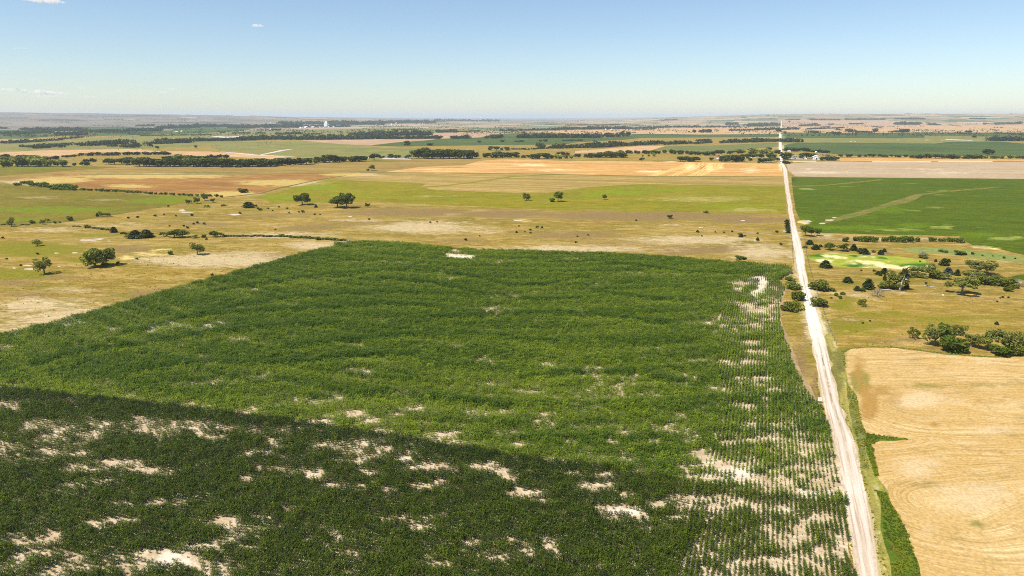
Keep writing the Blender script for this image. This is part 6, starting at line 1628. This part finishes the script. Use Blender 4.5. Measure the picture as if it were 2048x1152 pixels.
TOWN = [(610,255.6,9,3.2,"white house at the left end of the far town"),(601,256.4,4,2.6,"pale house left of the far town's white house"),(625,254.8,6.5,2.4,"long grey shed below the round tank in the far town"),(640,254.6,7,1.9,"long white shed left of the grain elevator"),(648.5,254.7,5,1.6,"low white shed at the foot of the grain elevator"),(656.5,254.6,3.6,2.0,"small white house right of the grain elevator"),(661,254.2,2.6,2.0,"smaller white house beside the tall leg of the elevator"),(667,254.3,3.4,2.2,"pale house with dark trees right of the grain elevator"),(681,254,4,1.9,"white house at the right end of the far town"),
        (541,258.8,3,1.8,"lone white shed left of the far town"),(523,256,3,1.8,"white shed in the trees far left of the town"),(541,247,2,2.2,"white house on the far wooded slope left of the town"),(792,247,3,2.2,"white building beyond the woods right of the town"),(783,249,2.5,2,"pale shed beyond the woods right of the town"),
        (1211,260,3,2.8,"white farmhouse on the far hedge in the middle"),(1223,259.8,4,2.2,"white barn of the far farm in the middle"),(1233,259.6,2.6,1.8,"small white shed of the far farm in the middle"),(1470,261,3,2.4,"white farmhouse in the far trees left of the road"),(125,270.5,2,2.8,"white house against the dark woods at the left"),(352,264.3,7,1.6,"long white shed on the far green field at the left"),(363,263.3,3,2.2,"white barn on the far green field at the left")]
for (px, py, w, h, lab) in TOWN:
    building("far_building", px, py, w, h, lab, "building", WALLW, ROOFW, .7, windows=0, simple=True)
o, s = placed("grain_elevator", 652.5, 254.5, "tall white concrete grain elevator rising over the far town", "grain elevator", ROAD_ANG - math.pi/2)
H = 12.5 * s; r = 1.15 * s
for i in range(3):
    for j in range(2):
        m = MB(); m.lathe([(r, -2), (r, H*.70), (r*.96, H*.71)], (i - 1) * r * 2.02, (j - .5) * r * 2.02, 16); m.build("silo", WALLW, o, False)
m = MB(); m.box(-r*.9, r*2.6, -r*1.0, r*1.0, H*.712, H*.86); m.build("gallery", WALLW, o)
m = MB(); m.box(r*.1, r*1.7, -r*.9, r*.9, H*.8603, H); m.build("headhouse", WALLW, o)
o, s = placed("grain_tower", 658.4, 254.3, "slim grey grain leg with a round top beside the elevator", "tower")
H = 5.6 * s; r = .5 * s
m = MB(); m.lathe([(r*.7, -1), (r*.6, H*.6)], n=10); m.build("leg", METAL, o)
m = MB(); m.lathe([(r*.7, H*.601), (r*2.2, H*.7), (r*2.2, H*.86), (r*.3, H)], n=14); m.build("top", WALLW, o, True)
def water_tower(px, py, hpx, label):
    o, s = placed("water_tower", px, py, label, "water tower")
    H = hpx * s
    m = MB(); m.lathe([(.06*H, -1), (.045*H, .62*H)], n=10); m.build("stem", WALLW, o)
    m = MB(); m.lathe([(.05*H, .601*H), (.15*H, .68*H), (.19*H, .79*H), (.15*H, .92*H), (.04*H, H)], n=16); m.build("tank", WALLW, o, True)
water_tower(620, 254.6, 4.4, "white water tower left of the grain elevator in the far town")
water_tower(961.5, 240.5, 6.0, "tiny white water tower standing on the skyline left of centre")
water_tower(1070, 240.5, 5.0, "tiny white water tower on the skyline right of centre")

# ------------------------------------------------------------------ clouds
def cloud_mat(name, dens):
    m = bpy.data.materials.new(name); m.use_nodes = True
    t = m.node_tree; t.nodes.clear()
    out = t.nodes.new("ShaderNodeOutputMaterial"); v = t.nodes.new("ShaderNodeVolumePrincipled")
    v.inputs["Color"].default_value = (1, 1, 1, 1); v.inputs["Density"].default_value = dens; v.inputs["Anisotropy"].default_value = 0.0
    t.links.new(v.outputs[0], out.inputs["Volume"])
    return m
def puff(name, px, py, wpx, hpx, dist, dens, label, group=None, seed=1, n=9):
    d = ray([px], [py])[0]
    c = d * dist / math.hypot(d[0], d[1]); c[2] += CAM_Z
    s = dist / F
    q = random.Random(seed)
    m = MB()
    for i in range(n):
        t = (i + .5) / n * 2 - 1
        r = hpx * s * .5 * (1 - .75 * t * t) * q.uniform(.6, 1.2)
        cx, cy, cz = t * wpx * s * .5 + q.uniform(-.3, .3) * r, q.uniform(-.4, .4) * r, q.uniform(-.1, .35) * hpx * s * .5 * (1 - t*t)
        rings, k = 6, 10
        b = []
        for a in range(rings + 1):
            th = math.pi * a / rings
            for e in range(k):
                ph = 2 * math.pi * e / k
                rr = r * (1 + q.uniform(-.18, .18))
                b.append((cx + 1.9 * rr * math.sin(th) * math.cos(ph), cy + 1.9 * rr * math.sin(th) * math.sin(ph), cz + rr * .8 * math.cos(th)))
        f = [(a*k + e, (a+1)*k + e, (a+1)*k + (e+1) % k, a*k + (e+1) % k) for a in range(rings) for e in range(k)]
        m.add(b, f)
    me = mesh_from(name, m.v, m.f, cloud_mat("cloud_vapour", dens), True)
    o = link(name, me, None, [float(v) for v in c]); o.rotation_euler = (0, 0, math.atan2(d[1], d[0]) - math.pi / 2)
    tag(o, label, "cloud", group)
CL = [(88,2,56,11,7000,.03,"largest white puffy cloud cut off by the top edge of the sky"),(516,52,20,6,7000,.03,"small bright white cloud alone high in the sky"),(44,97,26,4,9000,0.0078,"faint thin cloud high in the sky at the left"),
      (25,180,46,7,14000,0.0091,"broad low cloud at the left edge above the horizon"),(80,185,44,8,14000,0.0104,"low white cloud in the bank just right of the left edge"),(112,187,40,7,14000,0.0104,"low white cloud at the right of the bank"),
      (90,193,70,5,15000,0.0052,"thin pale cloud streak under the low bank"),(165,176,22,4,14000,0.0104,"small low cloud right of the bank"),(176,193,24,4,15000,0.0078,"small thin cloud below and right of the bank"),
      (345,178,14,4,14000,0.0156,"tiny bright cloud low over the middle left plain"),(326,185,16,4,14000,0.0104,"tiny cloud just below and left of the bright one"),(238,182,12,3,14000,0.0078,"faint tiny cloud between the bank and the bright one"),
      (519,180,10,3,14000,0.0104,"tiny cloud low under the small bright high cloud"),(517,197,16,3,15000,0.0078,"faint streak of cloud near the horizon under the tiny low one"),(260,195,12,3,15000,0.0078,"faint puff near the horizon left of centre"),(62,158,10,3,14000,0.0078,"faint puff above the low bank"),(12,153,12,3,14000,0.0078,"faint puff at the left edge above the bank"),(634,75,8,2,9000,0.0078,"faint wisp right of the small bright high cloud")]
for i, (px, py, w, h, dist, dn, lab) in enumerate(CL):
    puff("cloud", px, py, w, h, dist, dn, lab, None, 50 + i)

# ------------------------------------------------------------------ the air
zmin = float(Z.min()) - 1.0; zmax = max(CAM_Z + 8, float(Z.max()) + 45)
m = MB(); m.box(-46500, 46500, -46500, 46500, zmin, zmax)
hz = bpy.data.materials.new("summer_haze"); hz.use_nodes = True
t = hz.node_tree; t.nodes.clear()
out = t.nodes.new("ShaderNodeOutputMaterial"); v = t.nodes.new("ShaderNodeVolumePrincipled")
v.inputs["Color"].default_value = (0.74, 0.87, 1.0, 1); v.inputs["Density"].default_value = 4.8e-5; v.inputs["Anisotropy"].default_value = 0.15
t.links.new(v.outputs[0], out.inputs["Volume"])
o = m.build("haze", hz); o["kind"] = "stuff"
print("haze", zmin, zmax)
